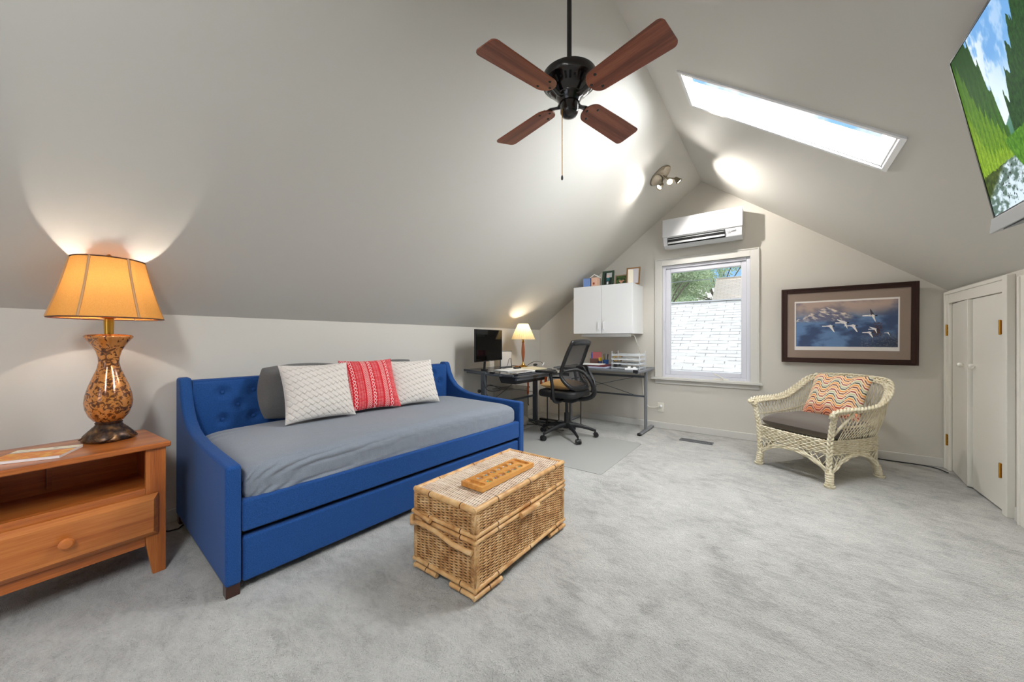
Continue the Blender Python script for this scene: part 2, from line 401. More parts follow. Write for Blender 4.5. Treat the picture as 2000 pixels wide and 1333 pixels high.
# far window
t = MB(); cx0, cx1, cz1 = -1.238, -.163, 2.093
t.box(cx0, WX0, YF-.02, YF, .637, cz1).box(WX1, cx1, YF-.02, YF, .637, cz1).box(WX0, WX1, YF-.02, YF, WZ1, cz1)
t.box(cx0, cx0+.014, YF-.026, YF-.02, .637, cz1).box(cx1-.014, cx1, YF-.026, YF-.02, .637, cz1).box(cx0+.014, cx1-.014, YF-.026, YF-.02, cz1-.014, cz1)
t.box(cx0-.04, cx1+.03, YF-.055, YF+.06, .612, .637).box(cx0, cx1, YF-.016, YF, .56, .612)
win = struct(obj('window_1', t, m_trimw, bevel=.003))
fr = MB(); y0, y1 = YF+.03, YF+.09
def ring(mb, x0, x1, z0, z1, w, ya, yb): mb.box(x0, x0+w, ya, yb, z0, z1).box(x1-w, x1, ya, yb, z0, z1).box(x0+w, x1-w, ya, yb, z0, z0+w).box(x0+w, x1-w, ya, yb, z1-w, z1)
ring(fr, WX0, WX1, .637, WZ1, .035, YF+.012, YF+.1)
obj('window_frame', fr, m_vinyl, win, bevel=.004)
sa = MB(); ring(sa, WX0+.035, WX1-.035, .672, WZ1-.035, .052, YF+.03, YF+.085); obj('sash', sa, m_vinyl, win, bevel=.006)
obj('glass_pane', MB().box(WX0+.08, WX1-.08, YF+.055, YF+.060, .72, WZ1-.08), m_pane, win, smooth=False)
obj('sash_lock', MB().box(WX0+.02, WX0+.034, YF+.0, YF+.014, 1.22, 1.34).box(WX0+.024, WX0+.032, YF-.012, YF, 1.27, 1.33), m_vinyl, win, bevel=.003)
ck = MB().box(-.60, -.45, YF+.0, YF+.028, .637, .655).tube([(-.50, YF-.002, .655), (-.53, YF-.012, .68), (-.575, YF-.016, .702)], [.008, .006, .005], 8).ball((-.58, YF-.016, .705), .009)
obj('crank_handle', ck, m_cream_pl, win, bevel=.003)

# skylight
s_ = MB(); dz = .008
def sl(x, off): return rs(x)-off
def sbar(x0, x1, y0, y1, a, b): s_.prism([(x0, sl(x0, a)), (x1, sl(x1, a)), (x1, sl(x1, b)), (x0, sl(x0, b))], y0, y1)
sbar(SX0-.022, SX0, SY0-.022, SY1+.022, .012, -.002); sbar(SX1, SX1+.022, SY0-.022, SY1+.022, .012, -.002)
sbar(SX0, SX1, SY0-.022, SY0, .012, -.002); sbar(SX0, SX1, SY1, SY1+.022, .012, -.002)
sky = struct(obj('window_2', s_, m_white, bevel=.002))
s_ = MB(); sbar(SX0+.001, SX0+.006, SY0+.001, SY1-.001, -.004, -.15); sbar(SX1-.006, SX1-.001, SY0+.001, SY1-.001, -.004, -.15); sbar(SX0+.006, SX1-.006, SY0+.001, SY0+.006, -.004, -.15); sbar(SX0+.006, SX1-.006, SY1-.006, SY1-.001, -.004, -.15)
obj('window_frame', s_, m_white, sky)
s_ = MB(); sbar(SX0+.007, SX1-.007, SY0+.007, SY1-.007, -.03, -.036); obj('glass_pane', s_, m_pane, sky, smooth=False)

s_ = MB()
for (a0, a1, b0, b1) in ((SX0-.022, SX0, SY0-.022, SY1+.022), (SX1, SX1+.022, SY0-.022, SY1+.022), (SX0, SX1, SY0-.022, SY0), (SX0, SX1, SY1, SY1+.022)): sbar(a0, a1, b0-3.44, b1-3.44, .012, -.002)
sky_fill = struct(obj('added_fill_skylight', s_, m_white, bevel=.002))  # extra skylight, added out of view to carry side fill light
s_ = MB(); sbar(SX0+.001, SX1-.001, SY0+.001-3.44, SY1-.001-3.44, -.03, -.036); obj('glass_pane', s_, m_pane, sky_fill, smooth=False)

# outlet & register
o = thing('wall_outlet', 'cream wall outlet with a plug, under the left side of the window', 'outlet', (-1.172, YF, .262))
obj('cover_plate', MB().box(-.036, .036, -.006, 0, -.058, .058), m_cream_pl, o, bevel=.003)
obj('plug', MB().ball((.004, -.018, .012), .018, 12, 8, (1, .9, 1.1)), m_white, o)
obj('socket', MB().box(-.015, .015, -.009, -.006, -.042, -.014), m_cream_pl, o, bevel=.002)
o = thing('floor_register', 'slotted dark floor vent sunk in the carpet below the window', 'vent', (-.71, 4.30, 0))
v_ = MB()
for k in range(22): v_.box(-.148+k*.0136, -.148+k*.0136+.006, -.036, .036, .004, .009)
obj('grille', v_, m_steel, o); obj('frame', MB().box(-.16, .16, -.048, -.038, .001, .009).box(-.16, .16, .038, .048, .001, .009).box(-.16, -.15, -.038, .038, .001, .009).box(.15, .16, -.038, .038, .001, .009), m_steel, o)
obj('duct', MB().box(-.15, .15, -.038, .038, .0005, .002), m_black, o)

# ------------------------------------------------------------------ ceiling fan
FX, FY, FZ = -.72, 1.388, 2.13
fan = thing('ceiling_fan', 'dark bronze ceiling fan with four reddish wooden blades hanging from the ridge', 'ceiling fan', (FX, FY, FZ))
fz = lambda z: -.018+(z+.018)*.60
prof = [(.045, -.018), (.05, .0), (.058, .02), (.06, .034), (.07, .046), (.078, .058), (.082, .062), (.09, .078), (.104, .102), (.11, .112), (.119, .118), (.122, .132), (.123, .155), (.121, .172), (.115, .18), (.104, .19), (.086, .198), (.05, .205), (.02, .207)]
obj('motor_housing', MB().lathe([(q*.95, fz(z)) for q, z in prof], n=56), m_bronze, fan, ang=30)
sl_ = MB()
for k in range(30):
    a = 2*PI*k/30; r0, r1, z0, z1 = .0862, .1048, .070, .101
    if k % 3 == 2: r0, z0, r1, z1 = .092, .080, .099, .0915
    c, s2 = math.cos(a), math.sin(a); tx, ty = -s2*.0042, c*.0042
    P = lambda r, z, q: ((r*.95+.001)*c+tx*q, (r*.95+.001)*s2+ty*q, fz(z)-.0006)
    sl_.quad(P(r0, z0, -1), P(r0, z0, 1), P(r1, z1, 1), P(r1, z1, -1))
obj('vent_slots', sl_, M('vent_black', (.002, .002, .003), .9), fan, smooth=False, recalc=False)
obj('switch_housing', MB().lathe([(0, -.076), (.018, -.075), (.031, -.069), (.037, -.058), (.038, -.05), (.038, -.012), (.044, -.008), (.05, -.002)], n=32), m_bronze, fan)
obj('downrod', MB().tube([(0, 0, .10), (0, 0, .78)], .0105, 16), m_bronze, fan)
obj('canopy', MB().lathe([(.02, .70), (.05, .72), (.062, .75), (.062, .765)], n=28), m_bronze, fan)
ch = MB().tube([(-.011, -.034, -.05), (-.013, -.040, -.06), (-.013, -.040, -.34)], .0016, 6); obj('pull_chain', ch, m_brass, fan)
obj('chain_weight', MB().lathe([(.001, 0), (.004, .004), (.0045, .012), (.003, .02), (.001, .022)], (-.013, -.040, -.358), 12), m_blackm, fan)
for k in range(4):
    a = rad(-14+90*k)
    br = MB().tube([(.045, 0, .002), (.06, 0, -.006), (.08, 0, .000), (.105, 0, .008), (.14, 0, .010)], [.016, .012, .010, .012, .012], 10, flat=.55, flatdir=(0, 0, 1))
    br.box(.12, .185, -.03, .03, .0045, .0085)
    br.xf(Matrix.Rotation(a, 4, 'Z') @ Matrix.Rotation(rad(-12), 4, 'X')); b_o = obj('blade_bracket', br, m_bronze, fan, bevel=.002)
    pts = []
    L0, L1, w0, w1 = .098, .448, .052, .062
    for q in range(13):
        t_ = PI/2+PI*q/12; pts.append((L0+w0+.9*w0*math.cos(t_), w0*math.sin(t_)))
    for (cx, cy, s0) in ((L1-.022, -w1+.022, -PI/2), (L1-.022, w1-.022, 0)):
        for q in range(6): t_ = s0+PI/2*q/5; pts.append((cx+.022*math.cos(t_), cy+.022*math.sin(t_)))
    bl = MB().prism(pts, -.003, .003, 'z')
    Mt = Matrix.Rotation(a, 4, 'Z') @ Matrix.Translation((0, 0, 0)) @ Matrix.Rotation(rad(-12), 4, 'X')
    blade = obj('blade', bl, m_blade, fan, bevel=.001); blade.matrix_local = Mt
    for (x, y) in ((.118, 0.0), (.15, .032), (.158, -.030)): obj('screw', MB().lathe([(0, -.0065), (.004, -.006), (.0062, -.003)], (x, y, 0), 12), m_bronze, blade)

# ------------------------------------------------------------------ spot fixture on the left slope
SP = Vector((-.963, 3.827, 2.764)); sn = Vector((.762, 0, -1)).normalized()
sp = thing('spot_light', 'round nickel ceiling fixture with three lit spot heads on the left slope', 'ceiling light', tuple(SP))
q = Vector((0, 0, 1)).rotation_difference(sn).to_matrix().to_4x4()
obj('mounting_plate', MB().lathe([(.115, 0), (.118, .006), (.11, .014), (.06, .02), (0, .022)], n=40).xf(q), m_nickel, sp)
m_bulb = M('lit_bulb', (1, .95, .85), .3, emit=(1, .90, .74), es=14)
heads = [((.10, -.035, -.10), (.30, -.75, -.55), 7), ((.015, -.06, -.135), (-.45, -.45, -.60), 9), ((.16, .05, -.075), (.62, .18, -.75), 46)]
for (hp, hd, en) in heads:
    hp = Vector(hp); hd = Vector(hd).normalized()
    root = sn*.018+Vector((hp.x*.25, hp.y*.4, 0))
    ar = MB().tube([root, root+sn*.025, hp-hd*.03], .006, 8)
    Q = Vector((0, 0, 1)).rotation_difference(hd).to_matrix().to_4x4()
    hm = MB().lathe([(.008, -.045), (.016, -.038), (.02, -.02), (.03, .012), (.031, .02), (.028, .018), (.018, .0)], n=24).xf(Matrix.Translation(hp) @ Q)
    h = obj('spot_head', hm, m_nickel, sp); obj('arm', ar, m_nickel, sp)
    obj('bulb', MB().lathe([(0, .014), (.022, .012), (.025, .004)], n=20).xf(Matrix.Translation(hp) @ Q), m_bulb, h)
    light('spot_lamp', 'SPOT', tuple(SP+hp+hd*.03), en, (1, .95, .88), tuple(hd), spot_size=rad(150), spot_blend=.55, shadow_soft_size=.018)

# ------------------------------------------------------------------ AC
ac = thing('air_conditioner', 'white wall-mounted split air conditioner above the window', 'air conditioner', (-.70, YF, 2.18))
pr = [(0, .02), (-.13, 0), (-.19, .03), (-.215, .09), (-.22, .13), (-.22, .31), (-.205, .33), (0, .335)]
obj('housing', MB().prism(pr, -.395, .395, 'x'), m_acw, ac, bevel=.008, seg=3)
obj('front_panel', MB().box(-.40, .40, -.232, -.219, .118, .326), m_acw, ac, bevel=.006, seg=3)
obj('air_outlet', MB().prism([(-.2235, .108), (-.2195, .068), (-.196, .030), (-.19, .03), (-.2, .108)], -.345, .24, 'x'), M('outlet_black', (.004, .004, .005), .8), ac)
obj('louver', MB().bar((-.34, -.216, .052), (.235, -.216, .052), .030, .004, (0, -.9, .35)).bar((-.34, -.2245, .09), (.235, -.2245, .09), .004, .004), m_silver, ac)
obj('display', MB().box(.29, .335, -.2225, -.2205, .083, .10), m_silver, ac)
obj('logo', MB().box(.17, .25, -.2335, -.232, .165, .172), M('logo_grey', hexc(205, 206, 210), .4), ac)
obj('badge_lettering', MB().box(.255, .262, -.2235, -.22, .077, .083).box(.266, .273, -.2235, -.22, .077, .083).box(.277, .284, -.2235, -.22, .077, .083), m_dkgrey, ac); obj('label_sticker', MB().box(.15, .2, -.203, -.2005, .035, .04), m_dkgrey, ac)

# ------------------------------------------------------------------ framed picture
def colgrid(name, Wd, Ht, nx, ny, fn, mat, parent, M4=None):
    g = MB().grid(lambda u, v: (Wd*(u-.5), 0, Ht*v), nx, ny)
    cols = [lin(tuple(min(1, max(0, c)) for c in fn(i/nx, j/ny))) for j in range(ny+1) for i in range(nx+1)]
    if M4 is not None: g.xf(M4)
    return obj(name, g, mat, parent, cols=cols, recalc=False, smooth=False)
from mathutils import noise as mn
def fbm(x, y, z=0, o=5):
    s, a, f_ = 0, .5, 1.0
    for _ in range(o): s += a*mn.noise(Vector((x*f_, y*f_, z))); a *= .5; f_ *= 2.03
    return s
def mix(a, b, t): t = max(0, min(1, t)); return tuple(a[i]+(b[i]-a[i])*t for i in range(3))
def sm(a, b, x): t = max(0, min(1, (x-a)/(b-a))); return t*t*(3-2*t)
pic = thing('framed_picture', 'dark-framed print of geese flying past a snowy mountain, on the far wall', 'picture', (.5085, YF-.032, .872))
pic.rotation_euler = (rad(1.8), 0, 0)
PW, PH = .963, .742
f = MB()
for (a, b) in ((0, .038), (.007, .022)):
    pass
fo = MB(); hw = PW/2
fo.box(-hw, -hw+.048, -.014, .012, 0, PH).box(hw-.048, hw, -.014, .012, 0, PH).box(-hw+.048, hw-.048, -.014, .012, 0, .048).box(-hw+.048, hw-.048, -.014, .012, PH-.048, PH)
ring(fo, -hw, hw, 0, PH, .018, -.020, -.014)
obj('frame', fo, M('walnut_frame', hexc(48, 24, 16), .5, spec=.3), pic, bevel=.004, seg=3)
obj('mat_board', MB().box(-hw+.046, hw-.046, -.006, .002, .046, PH-.046), M('taupe_mat', hexc(146, 128, 116), .8), pic, smooth=False)
ax0, ax1, az0, az1 = -.375, .365, .125, .612
obj('print_border', MB().box(ax0, ax1, -.0085, -.006, az0, az1), M('print_margin', hexc(232, 226, 222), .7), pic, smooth=False)
geese = [(.36, .46, .14, 0), (.50, .53, .15, 1), (.585, .46, .14, 0), (.765, .67, .15, 2), (.74, .31, .11, 0), (.79, .38, .10, 1), (.91, .30, .055, 0)]
def seg_d(px, py, ax, ay, bx, by):
    dx, dy = bx-ax, by-ay; t_ = max(0, min(1, ((px-ax)*dx+(py-ay)*dy)/(dx*dx+dy*dy))); return math.hypot(px-ax-t_*dx, py-ay-t_*dy), t_
def art(u, v):
    x = u*1.9; n = fbm(x*1.6, v*2.2, 3)
    sky_ = mix((.40, .38, .42), (.62, .54, .50), sm(.35, .65, .5+n*.9+.25*math.exp(-((u-.56)**2+(v-.85)**2)*22)))
    low = mix((.20, .26, .38), (.34, .45, .60), sm(.3, .7, .5+fbm(x*2, v*4, 9)*.9+(.5-u)*.25))
    c = mix(low, sky_, sm(.52, .86, v+n*.12-.1*sm(.5, 1, u)))
    ridge = .885-abs(u-.32)*(.95 if u < .32 else .75)+.05*mn.noise(Vector((u*22, 0, 0)))
    if u < .62 and v < ridge and v > .52:
        d = ridge-v; snow = sm(.02, .42, .24-d*1.5+.85*fbm(u*18+v*9, v*15, 5)+.25*(.35-abs(u-.31)))
        mt = mix((.36, .36, .44), (.78, .73, .68), snow); c = mix(c, mt, sm(.52, .62, v)*sm(.62, .5, u))
    c = mix(c, (.13, .14, .19), .75*sm(.62, .95, u)*sm(.45, .1, v+.2*fbm(u*8, v*8, 2)))
    if u > .66 and v < .26 and mn.noise(Vector((u*60, v*90, 1))) > .33: c = mix(c, (.45, .42, .42), .7)
    if .78 < u < .86 and .22 < v < .52 and mn.noise(Vector((u*50, v*60, 7))) > .02: c = (.26, .17, .17)
    for (gx, gy, s_, k) in geese:
        X, Y = (u-gx)*1.75/s_, (v-gy)/s_
        if abs(X) > 2 or abs(Y) > 2: continue
        d, t_ = seg_d(X, Y, -.95, -.02, -.2, 0)
        if d < .07: c = (.86, .84, .82)
        if (X/.42)**2+((Y)/.15)**2 < 1: c = (.80, .78, .78)
        if .35 < X < .62 and abs(Y+.02) < .08: c = (.12, .12, .16)
        w = [((.05, .0), (.55, -.95)), ((.0, .05), (-.75, .45)), ((.1, .05), (-.15, .85))][k]
        d, t_ = seg_d(X, Y, *w[0], *w[1])
        if d < .2*(1-t_*.75): c = mix((.80, .78, .80), (.9, .88, .84), t_) if k != 2 else (.22, .20, .24)
        d, t_ = seg_d(X, Y, .1, 0, .4, -.85 if k else -.6)
        if d < .15*(1-t_*.8): c = (.84, .82, .80)
    return c
g = colgrid('painting', ax1-ax0-.022, az1-az0-.052, 600, 320, lambda u, v: tuple(min(1, c*1.12+.02) for c in art(u, v)), m_art, pic, Matrix.Translation(((ax0+ax1)/2, -.0095, az0+.036)))

# ------------------------------------------------------------------ TV
TVY0, TVY1 = .84, 1.80
tvn = Vector((-.521, 0, -.091)).normalized(); tvu = Vector((-.091, 0, .521)).normalized(); tH = math.hypot(.091, .521)
tv = thing('television', 'flat television showing a green forest stream, mounted high on the right slope', 'television', (.545, TVY1, 1.483))
tm = Matrix((Vector((0, -1, 0)), -tvn, tvu)).transposed().to_4x4()   # x: toward camera, y: back, z: up the screen
obj('back_shell', MB().box(-.004, .964, .002, .03, -.004, tH+.004).box(.12, .84, .03, .05, .06, tH-.1).xf(tm), m_black, tv, bevel=.003)
bz = MB(); 
for a in ((-.004, .002, -.004, tH+.004), (.958, .964, -.004, tH+.004)): bz.box(a[0], a[1], -.003, .03, a[2], a[3])
bz.box(.002, .958, -.003, .03, -.004, .001).box(.002, .958, -.003, .03, tH-.002, tH+.004); obj('bezel', bz.xf(tm), m_black, tv)
obj('soundbar_chin', MB().prism([(-.02, -.05), (.05, -.038), (.05, -.004), (-.008, -.004)], -.006, .966, 'x').xf(tm), m_silver, tv, bevel=.003)
obj('speaker_grille', MB().prism([(-.012, -.0495), (.04, -.0405), (.04, -.043), (-.012, -.052)], .06, .9, 'x').xf(tm), m_dkgrey, tv)
arm = MB().box(.36, .60, .05, .062, .16, .40).xf(tm)
p0 = tm @ Vector((.48, .06, .28)); arm.bar(p0, p0+Vector((.16, 0, .03)), .05, .04, (0, 1, 0)).obox(p0+Vector((.138, 0, .03)), (1, 0, -.757), (0, 1, 0), (.757, 0, 1), .12, .10, .006)
obj('wall_mount', arm, m_black, tv)
def tvpic(u, v):
    a = u/.24
    cloud = sm(.46, .66, .5+.8*fbm(a*2.2+v*2.5, v*3-a*1.2, 1)+.25*fbm(a*14, v*14, 2))
    c = mix((.42, .62, .82), (.90, .92, .95), cloud*(.4+.6*sm(1.3, .3, a)))
    c = mix(c, (.84, .90, .92), sm(.80, .45, v))
    hill = .38+.30*max(0, a-.72)+.015*mn.noise(Vector((a*30, 1, 1)))
    if a > .68 and v < hill: c = mix((.24, .42, .34), (.46, .60, .56), sm(.25, .6, v))
    # tall spires on the left bank, getting lower towards the valley
    def pw(x, P):
        for (x0, y0), (x1, y1) in zip(P, P[1:]):
            if x <= x1: return y0+(y1-y0)*(x-x0)/(x1-x0)
        return P[-1][1]
    for (k, prof_k, col0, col1) in ((0, ((-.1, 1.25), (.35, 1.12), (.46, .99), (.6, .80), (.76, .52), (.84, .33)), (.08, .20, .08), (.32, .50, .16)),
            (1, ((-.1, 1.0), (.12, .92), (.3, .66), (.5, .52), (.72, .40), (.82, .30)), (.14, .30, .06), (.52, .66, .14)),
            (2, ((-.1, .74), (.1, .60), (.22, .42), (.4, .34), (.6, .32), (.8, .29)), (.22, .36, .06), (.62, .74, .20))):
        sp = abs(((a*(9+2*k)+.35*k) % 1)-.5)*2
        top = pw(a, prof_k)+(.10-.03*k)*(1-sp)**1.5-.04+.02*mn.noise(Vector((a*60, v*22, k)))
        if a < .84 and v < top and v > .15:
            q_ = .5+.6*fbm(a*40, v*24, 6+k)+.5*fbm(a*110, v*80, 3)-.30*sp+.18
            c = mix(col0, col1, q_*sm(1.25, .1, v)+.10)
    top2 = .38+.72*(a-.84)+.12*(1-abs(((a*7) % 1)-.5)*2)+.03*mn.noise(Vector((a*40, v*30, 3)))
    if a > .92 and v < top2 and v > .32: c = mix((.05, .15, .07), (.22, .40, .16), .45+.7*fbm(a*34, v*30, 2)+.5*fbm(a*100, v*80, 2))
    bank = .24+.03*fbm(a*14, 2, 1)
    if v < bank:
        w_ = sm(.34, .66, .42+.9*fbm(a*9+3, v*34, 3)+.3*sm(.15, .6, a)*sm(.22, .0, v))
        c = mix(mix((.34, .40, .16), (.12, .18, .08), .5+fbm(a*20, v*40, 4)), mix((.34, .42, .38), (.80, .86, .90), w_), sm(.05, .0, v-.10-.26*(a-.1)))
        if a > .25 and mn.noise(Vector((a*30, v*60, 5))) > .42: c = (.11, .12, .10)
    edge = .70+.9*max(0, .34-v)**1.3*2.2
    if a > edge and .02 < v < .345+.02*fbm(a*20, 1, 1): c = mix((.12, .28, .06), (.44, .66, .18), .5+.7*fbm(a*30, v*30, 8)+.4*fbm(a*90, v*90, 8))
    return c
NU = [.45*i/520 for i in range(521)]+[.45+.55*(i+1)/60 for i in range(60)]
g = MB(); nr = 300
for j in range(nr+1):
    for u_ in NU: g.v.append((.96*u_, -.001, tH*j/nr))
nc = len(NU)
for j in range(nr):
    for i in range(nc-1): q_ = j*nc+i; g.f.append((q_, q_+1, q_+nc+1, q_+nc))
cols = [lin(tuple(min(1, max(0, c)) for c in tvpic(u_, j/nr))) for j in range(nr+1) for u_ in NU]
g.xf(tm); obj('screen', g, m_screen, tv, cols=cols, recalc=False, smooth=False)

# ------------------------------------------------------------------ nightstand
ns = thing('nightstand', 'cherry wood nightstand with an open cubby and one drawer, at the left edge', 'nightstand', (-2.36, .405, 0), rad(90+4))
# local: +x = toward +Y (along front to the right end is x=0), box spans x in [-.61,0]; +y = back toward the wall
NW, ND, NH = .62, .41, .615
obj('top_board', MB().box(-NW-.015, .015, -.018, ND+.005, NH-.026, NH), m_cherry, ns, bevel=.008, seg=3)
for s in (0, 1):
    x0 = -.07 if s == 0 else -NW; x1 = x0+.07
    xi = (x0, x1) if s == 0 else (x1, x0)   # xi[0] is inner edge
    inner = xi[0]; outer = xi[1]; foot_in = inner+(outer-inner)*.34
    post = MB().prism([(outer, 0), (foot_in, 0), (inner, .16), (inner, NH-.026), (outer, NH-.026)], 0, .022, 'y')
    obj('front_post', post, m_cherry_z, ns, bevel=.003)
    sd_ = MB().prism([(.022, 0), (.07, 0), (.085, .15), (ND-.08, .15), (ND-.06, 0), (ND, 0), (ND, NH-.026), (.022, NH-.026)], outer-(.018 if s == 0 else 0), outer+(0 if s == 0 else .018), 'x')
    obj('side_panel', sd_, m_cherry_z, ns, bevel=.002)
obj('back_panel', MB().box(-NW+.018, -.018, ND-.012, ND, .15, NH-.026), m_cherry, ns)
obj('divider', MB().box(-NW/2-.008, -NW/2+.008, ND-.03, ND-.012, .40, NH-.026), m_cherry, ns)
obj('shelf', MB().box(-NW+.018, -.018, .022, ND-.012, .372, .388).box(-NW+.07, -.07, .0, .022, .372, .412).box(-NW+.018, -.018, .022, .05, .388, .412), m_cherry, ns, bevel=.002)
obj('apron', MB().box(-NW+.07, -.07, .003, .022, .142, .20), m_cherry, ns, bevel=.003)
dr = MB(); dx0, dx1, dz0, dz1 = -NW+.03, -.03, .19, .382
o4 = [(dx0, dz0), (dx1, dz0), (dx1, dz1), (dx0, dz1)]; i4 = [(dx0+.02, dz0+.022), (dx1-.02, dz0+.022), (dx1-.02, dz1-.022), (dx0+.02, dz1-.022)]
n0 = 0
dr.v = [(x, -.004, z) for x, z in o4]+[(x, -.012, z) for x, z in o4]+[(x, -.030, z) for x, z in i4]
dr.f = [(3, 2, 1, 0)]+[(k, (k+1) % 4, 4+(k+1) % 4, 4+k) for k in range(4)]+[(4+k, 4+(k+1) % 4, 8+(k+1) % 4, 8+k) for k in range(4)]+[(8, 9, 10, 11)]
drw = obj('drawer', dr, m_cherry, ns, bevel=.002, ang=15)
obj('drawer_knob', MB().lathe([(.01, 0), (.009, .012), (.014, .018), (.021, .024), (.022, .032), (.016, .039), (0, .042)], n=28).xf(Matrix.Translation((-NW/2, -.028, .286)) @ Matrix.Rotation(PI/2, 4, 'X')), M('knob_wood', hexc(196, 112, 50), .25, coat=.4), drw)
# book on nightstand
bk = thing('book', 'thin orange and cream covered paperback lying on the nightstand', 'book', (-2.36, .405, NH), rad(94))
bl_ = MB().box(-.44, -.275, .07, .24, .001, .0125); 
Bm = Matrix.Translation((-.36, .16, 0)) @ Matrix.Rotation(rad(-28), 4, 'Z') @ Matrix.Translation((.36, -.16, 0))
obj('page_block', MB().box(-.45, -.26, .062, .238, .001, .012).xf(Bm), m_paper, bk)
def cov(u, v):
    if v > .72: return mix((.93, .90, .80), (.75, .70, .62), sm(.1, .3, fbm(u*9, v*9, 2)))
    if v > .66: return (.55, .52, .58)
    return mix((.86, .48, .16), (.93, .72, .30), sm(-.2, .35, fbm(u*6, v*6, 4)))
g = MB().grid(lambda u, v: (-.452+.194*u, .060+.18*v, .0128), 50, 50)
obj('cover', g.xf(Bm), m_photo, bk, cols=[lin(cov(i/50, j/50)) for j in range(51) for i in range(51)], recalc=False)
# lamp cord on floor
tag(obj('lamp_cord', MB().tube([(-2.82, .43, .30), (-2.84, .45, .12), (-2.83, .46, .012), (-2.80, .49, .006), (-2.79, .53, .006), (-2.84, .57, .006)], .004, 8), m_black), 'black power cord on the carpet between nightstand and daybed', 'cord')

# ------------------------------------------------------------------ big lamp
LX, LY, LZ = -2.615, .245, NH
lamp = thing('table_lamp', 'large lit lamp with mottled amber glass vase body and orange shade on nightstand', 'lamp', (LX, LY, LZ))
m_amber = M('amber_crackle', hexc(190, 130, 62), .18, metal=.35, coat=.6)
v = coords(m_amber); na = noise(m_amber, v, 42, 3, .5, 1.6); nb = noise(m_amber, v, 9, 2)
dk = mathn(m_amber, 'ADD', na, mathn(m_amber, 'MULTIPLY', nb, .25))
Lk(m_amber, ramp(m_amber, dk, [(.62, hexc(206, 134, 62)), (.66, hexc(124, 70, 26)), (.78, hexc(92, 50, 20))]), bsdf(m_amber).inputs['Base Color'])
lob = lambda a, z: 1+.035*math.cos(4*a+1.2)*(1 if z < .40 else 1.8)
LS_ = .64
vp = [(.045, .085), (.075, .095), (.100, .12), (.117, .155), (.122, .185), (.117, .22), (.100, .265), (.078, .31), (.060, .345), (.052, .375), (.053, .40), (.063, .43), (.084, .46), (.106, .483), (.119, .495), (.121, .502), (.112, .508), (.07, .512), (.02, .514)]
obj('vase_body', MB().lathe([(q*LS_*1.02, z) for q, z in vp], n=64, rf=lob), m_amber, lamp, ang=60)
m_pat = M('antique_bronze', hexc(74, 52, 40), .35, metal=.6)
v = coords(m_pat); Lk(m_pat, ramp(m_pat, noise(m_pat, v, 40, 4), [(.35, hexc(38, 30, 30)), (.55, hexc(92, 66, 46)), (.72, hexc(150, 110, 66))]), bsdf(m_pat).inputs['Base Color'])
fl = lambda a, z: 1+(.16*abs(math.cos(2*a+.7))-.06)*(1 if z < .05 else .35)
obj('foot', MB().lathe([(q*.66, z) for q, z in [(.0, .004), (.10, .0), (.124, .004), (.128, .012), (.118, .03), (.10, .05), (.075, .068), (.066, .078), (.07, .086), (.058, .094), (.0, .096)]], n=72, rf=fl), m_pat, lamp)
sc_ = MB()
for k in range(4):
    a = k*PI/2-.35
    ptsx = []
    for j in range(25):
        t_ = 2*PI*j/24; aa = a+.46*math.cos(t_); rr = (.104+.028*math.sin(t_))*.66; zz = .032-.026*math.sin(t_)
        ptsx.append((rr*fl(aa, zz)*math.cos(aa), rr*fl(aa, zz)*math.sin(aa), zz+.006))
    sc_.tube(ptsx[:-1], .0035, 6, closed=True)
obj('scrollwork', sc_, m_pat, lamp)
obj('stem', MB().lathe([(.016, .51), (.017, .54), (.018, .585), (.024, .59), (.022, .60), (.013, .604), (.013, .66), (.018, .67), (.018, .70)], n=24), m_brass, lamp)
def shade_prof(z):  # 0..1 bottom->top
    return .186*(1-z)+.119*z-.004*math.sin(PI*z)
oct_ = lambda a, z: 1/ (math.cos(((a+.2) % (PI/4))-PI/8)**.35)
# slightly oval shade with eight panels
prof_ = [(shade_prof(i/14), .588+.283*i/14) for i in range(15)]
sh = MB().lathe(prof_, n=96, rf=oct_); sh.f = sh.f[:-2]
obj('lamp_shade', sh, m_shade1, lamp, ang=60, recalc=False)
m_br = M('shade_trim', hexc(88, 52, 34), .6)
for (zz, rr) in ((.588, shade_prof(0)), (.871, shade_prof(1))):
    tr = MB().tube([(rr*oct_(a, 0)*1.004*math.cos(a), rr*oct_(a, 0)*1.004*math.sin(a), zz) for a in [2*PI*k/96 for k in range(96)]], .0032, 6, closed=True)
    obj('shade_trim', tr, m_br, lamp)
sm_ = MB()
for k in range(6):
    a = k*PI/3-.61
    sm_.tube([(shade_prof(i/10)*oct_(a, 0)*1.006*math.cos(a), shade_prof(i/10)*oct_(a, 0)*1.006*math.sin(a), .59+.28*i/10) for i in range(11)], .005, 6)
obj('shade_ribs', sm_, M('shade_rib', hexc(196, 150, 104), .8), lamp)
hp_ = MB()
for s in (-1, 1): hp_.tube([(0, s*.012, .66), (0, s*.05, .72), (0, s*.052, .80), (0, s*.01, .885)], .0018, 6)
for k in range(4):
    a = k*PI/2+.4; hp_.tube([(0, 0, .885), (.117*math.cos(a), .117*math.sin(a), .869)], .0018, 6)
obj('harp', hp_, m_brass, lamp)
obj('finial', MB().lathe([(.006, .885), (.014, .89), (.008, .896), (.014, .905), (.011, .915), (.0, .926)], n=20), m_brass, lamp)
obj('light_bulb', MB().ball((0, 0, .727), .028, 16, 12, (1, 1, 1.2)), M('warm_bulb', (1, .8, .5), .3, emit=(1, .70, .38), es=12), lamp)
light('table_lamp_bulb', 'POINT', (LX, LY, LZ+.742), 115, (1, .91, .80), shadow_soft_size=.022)

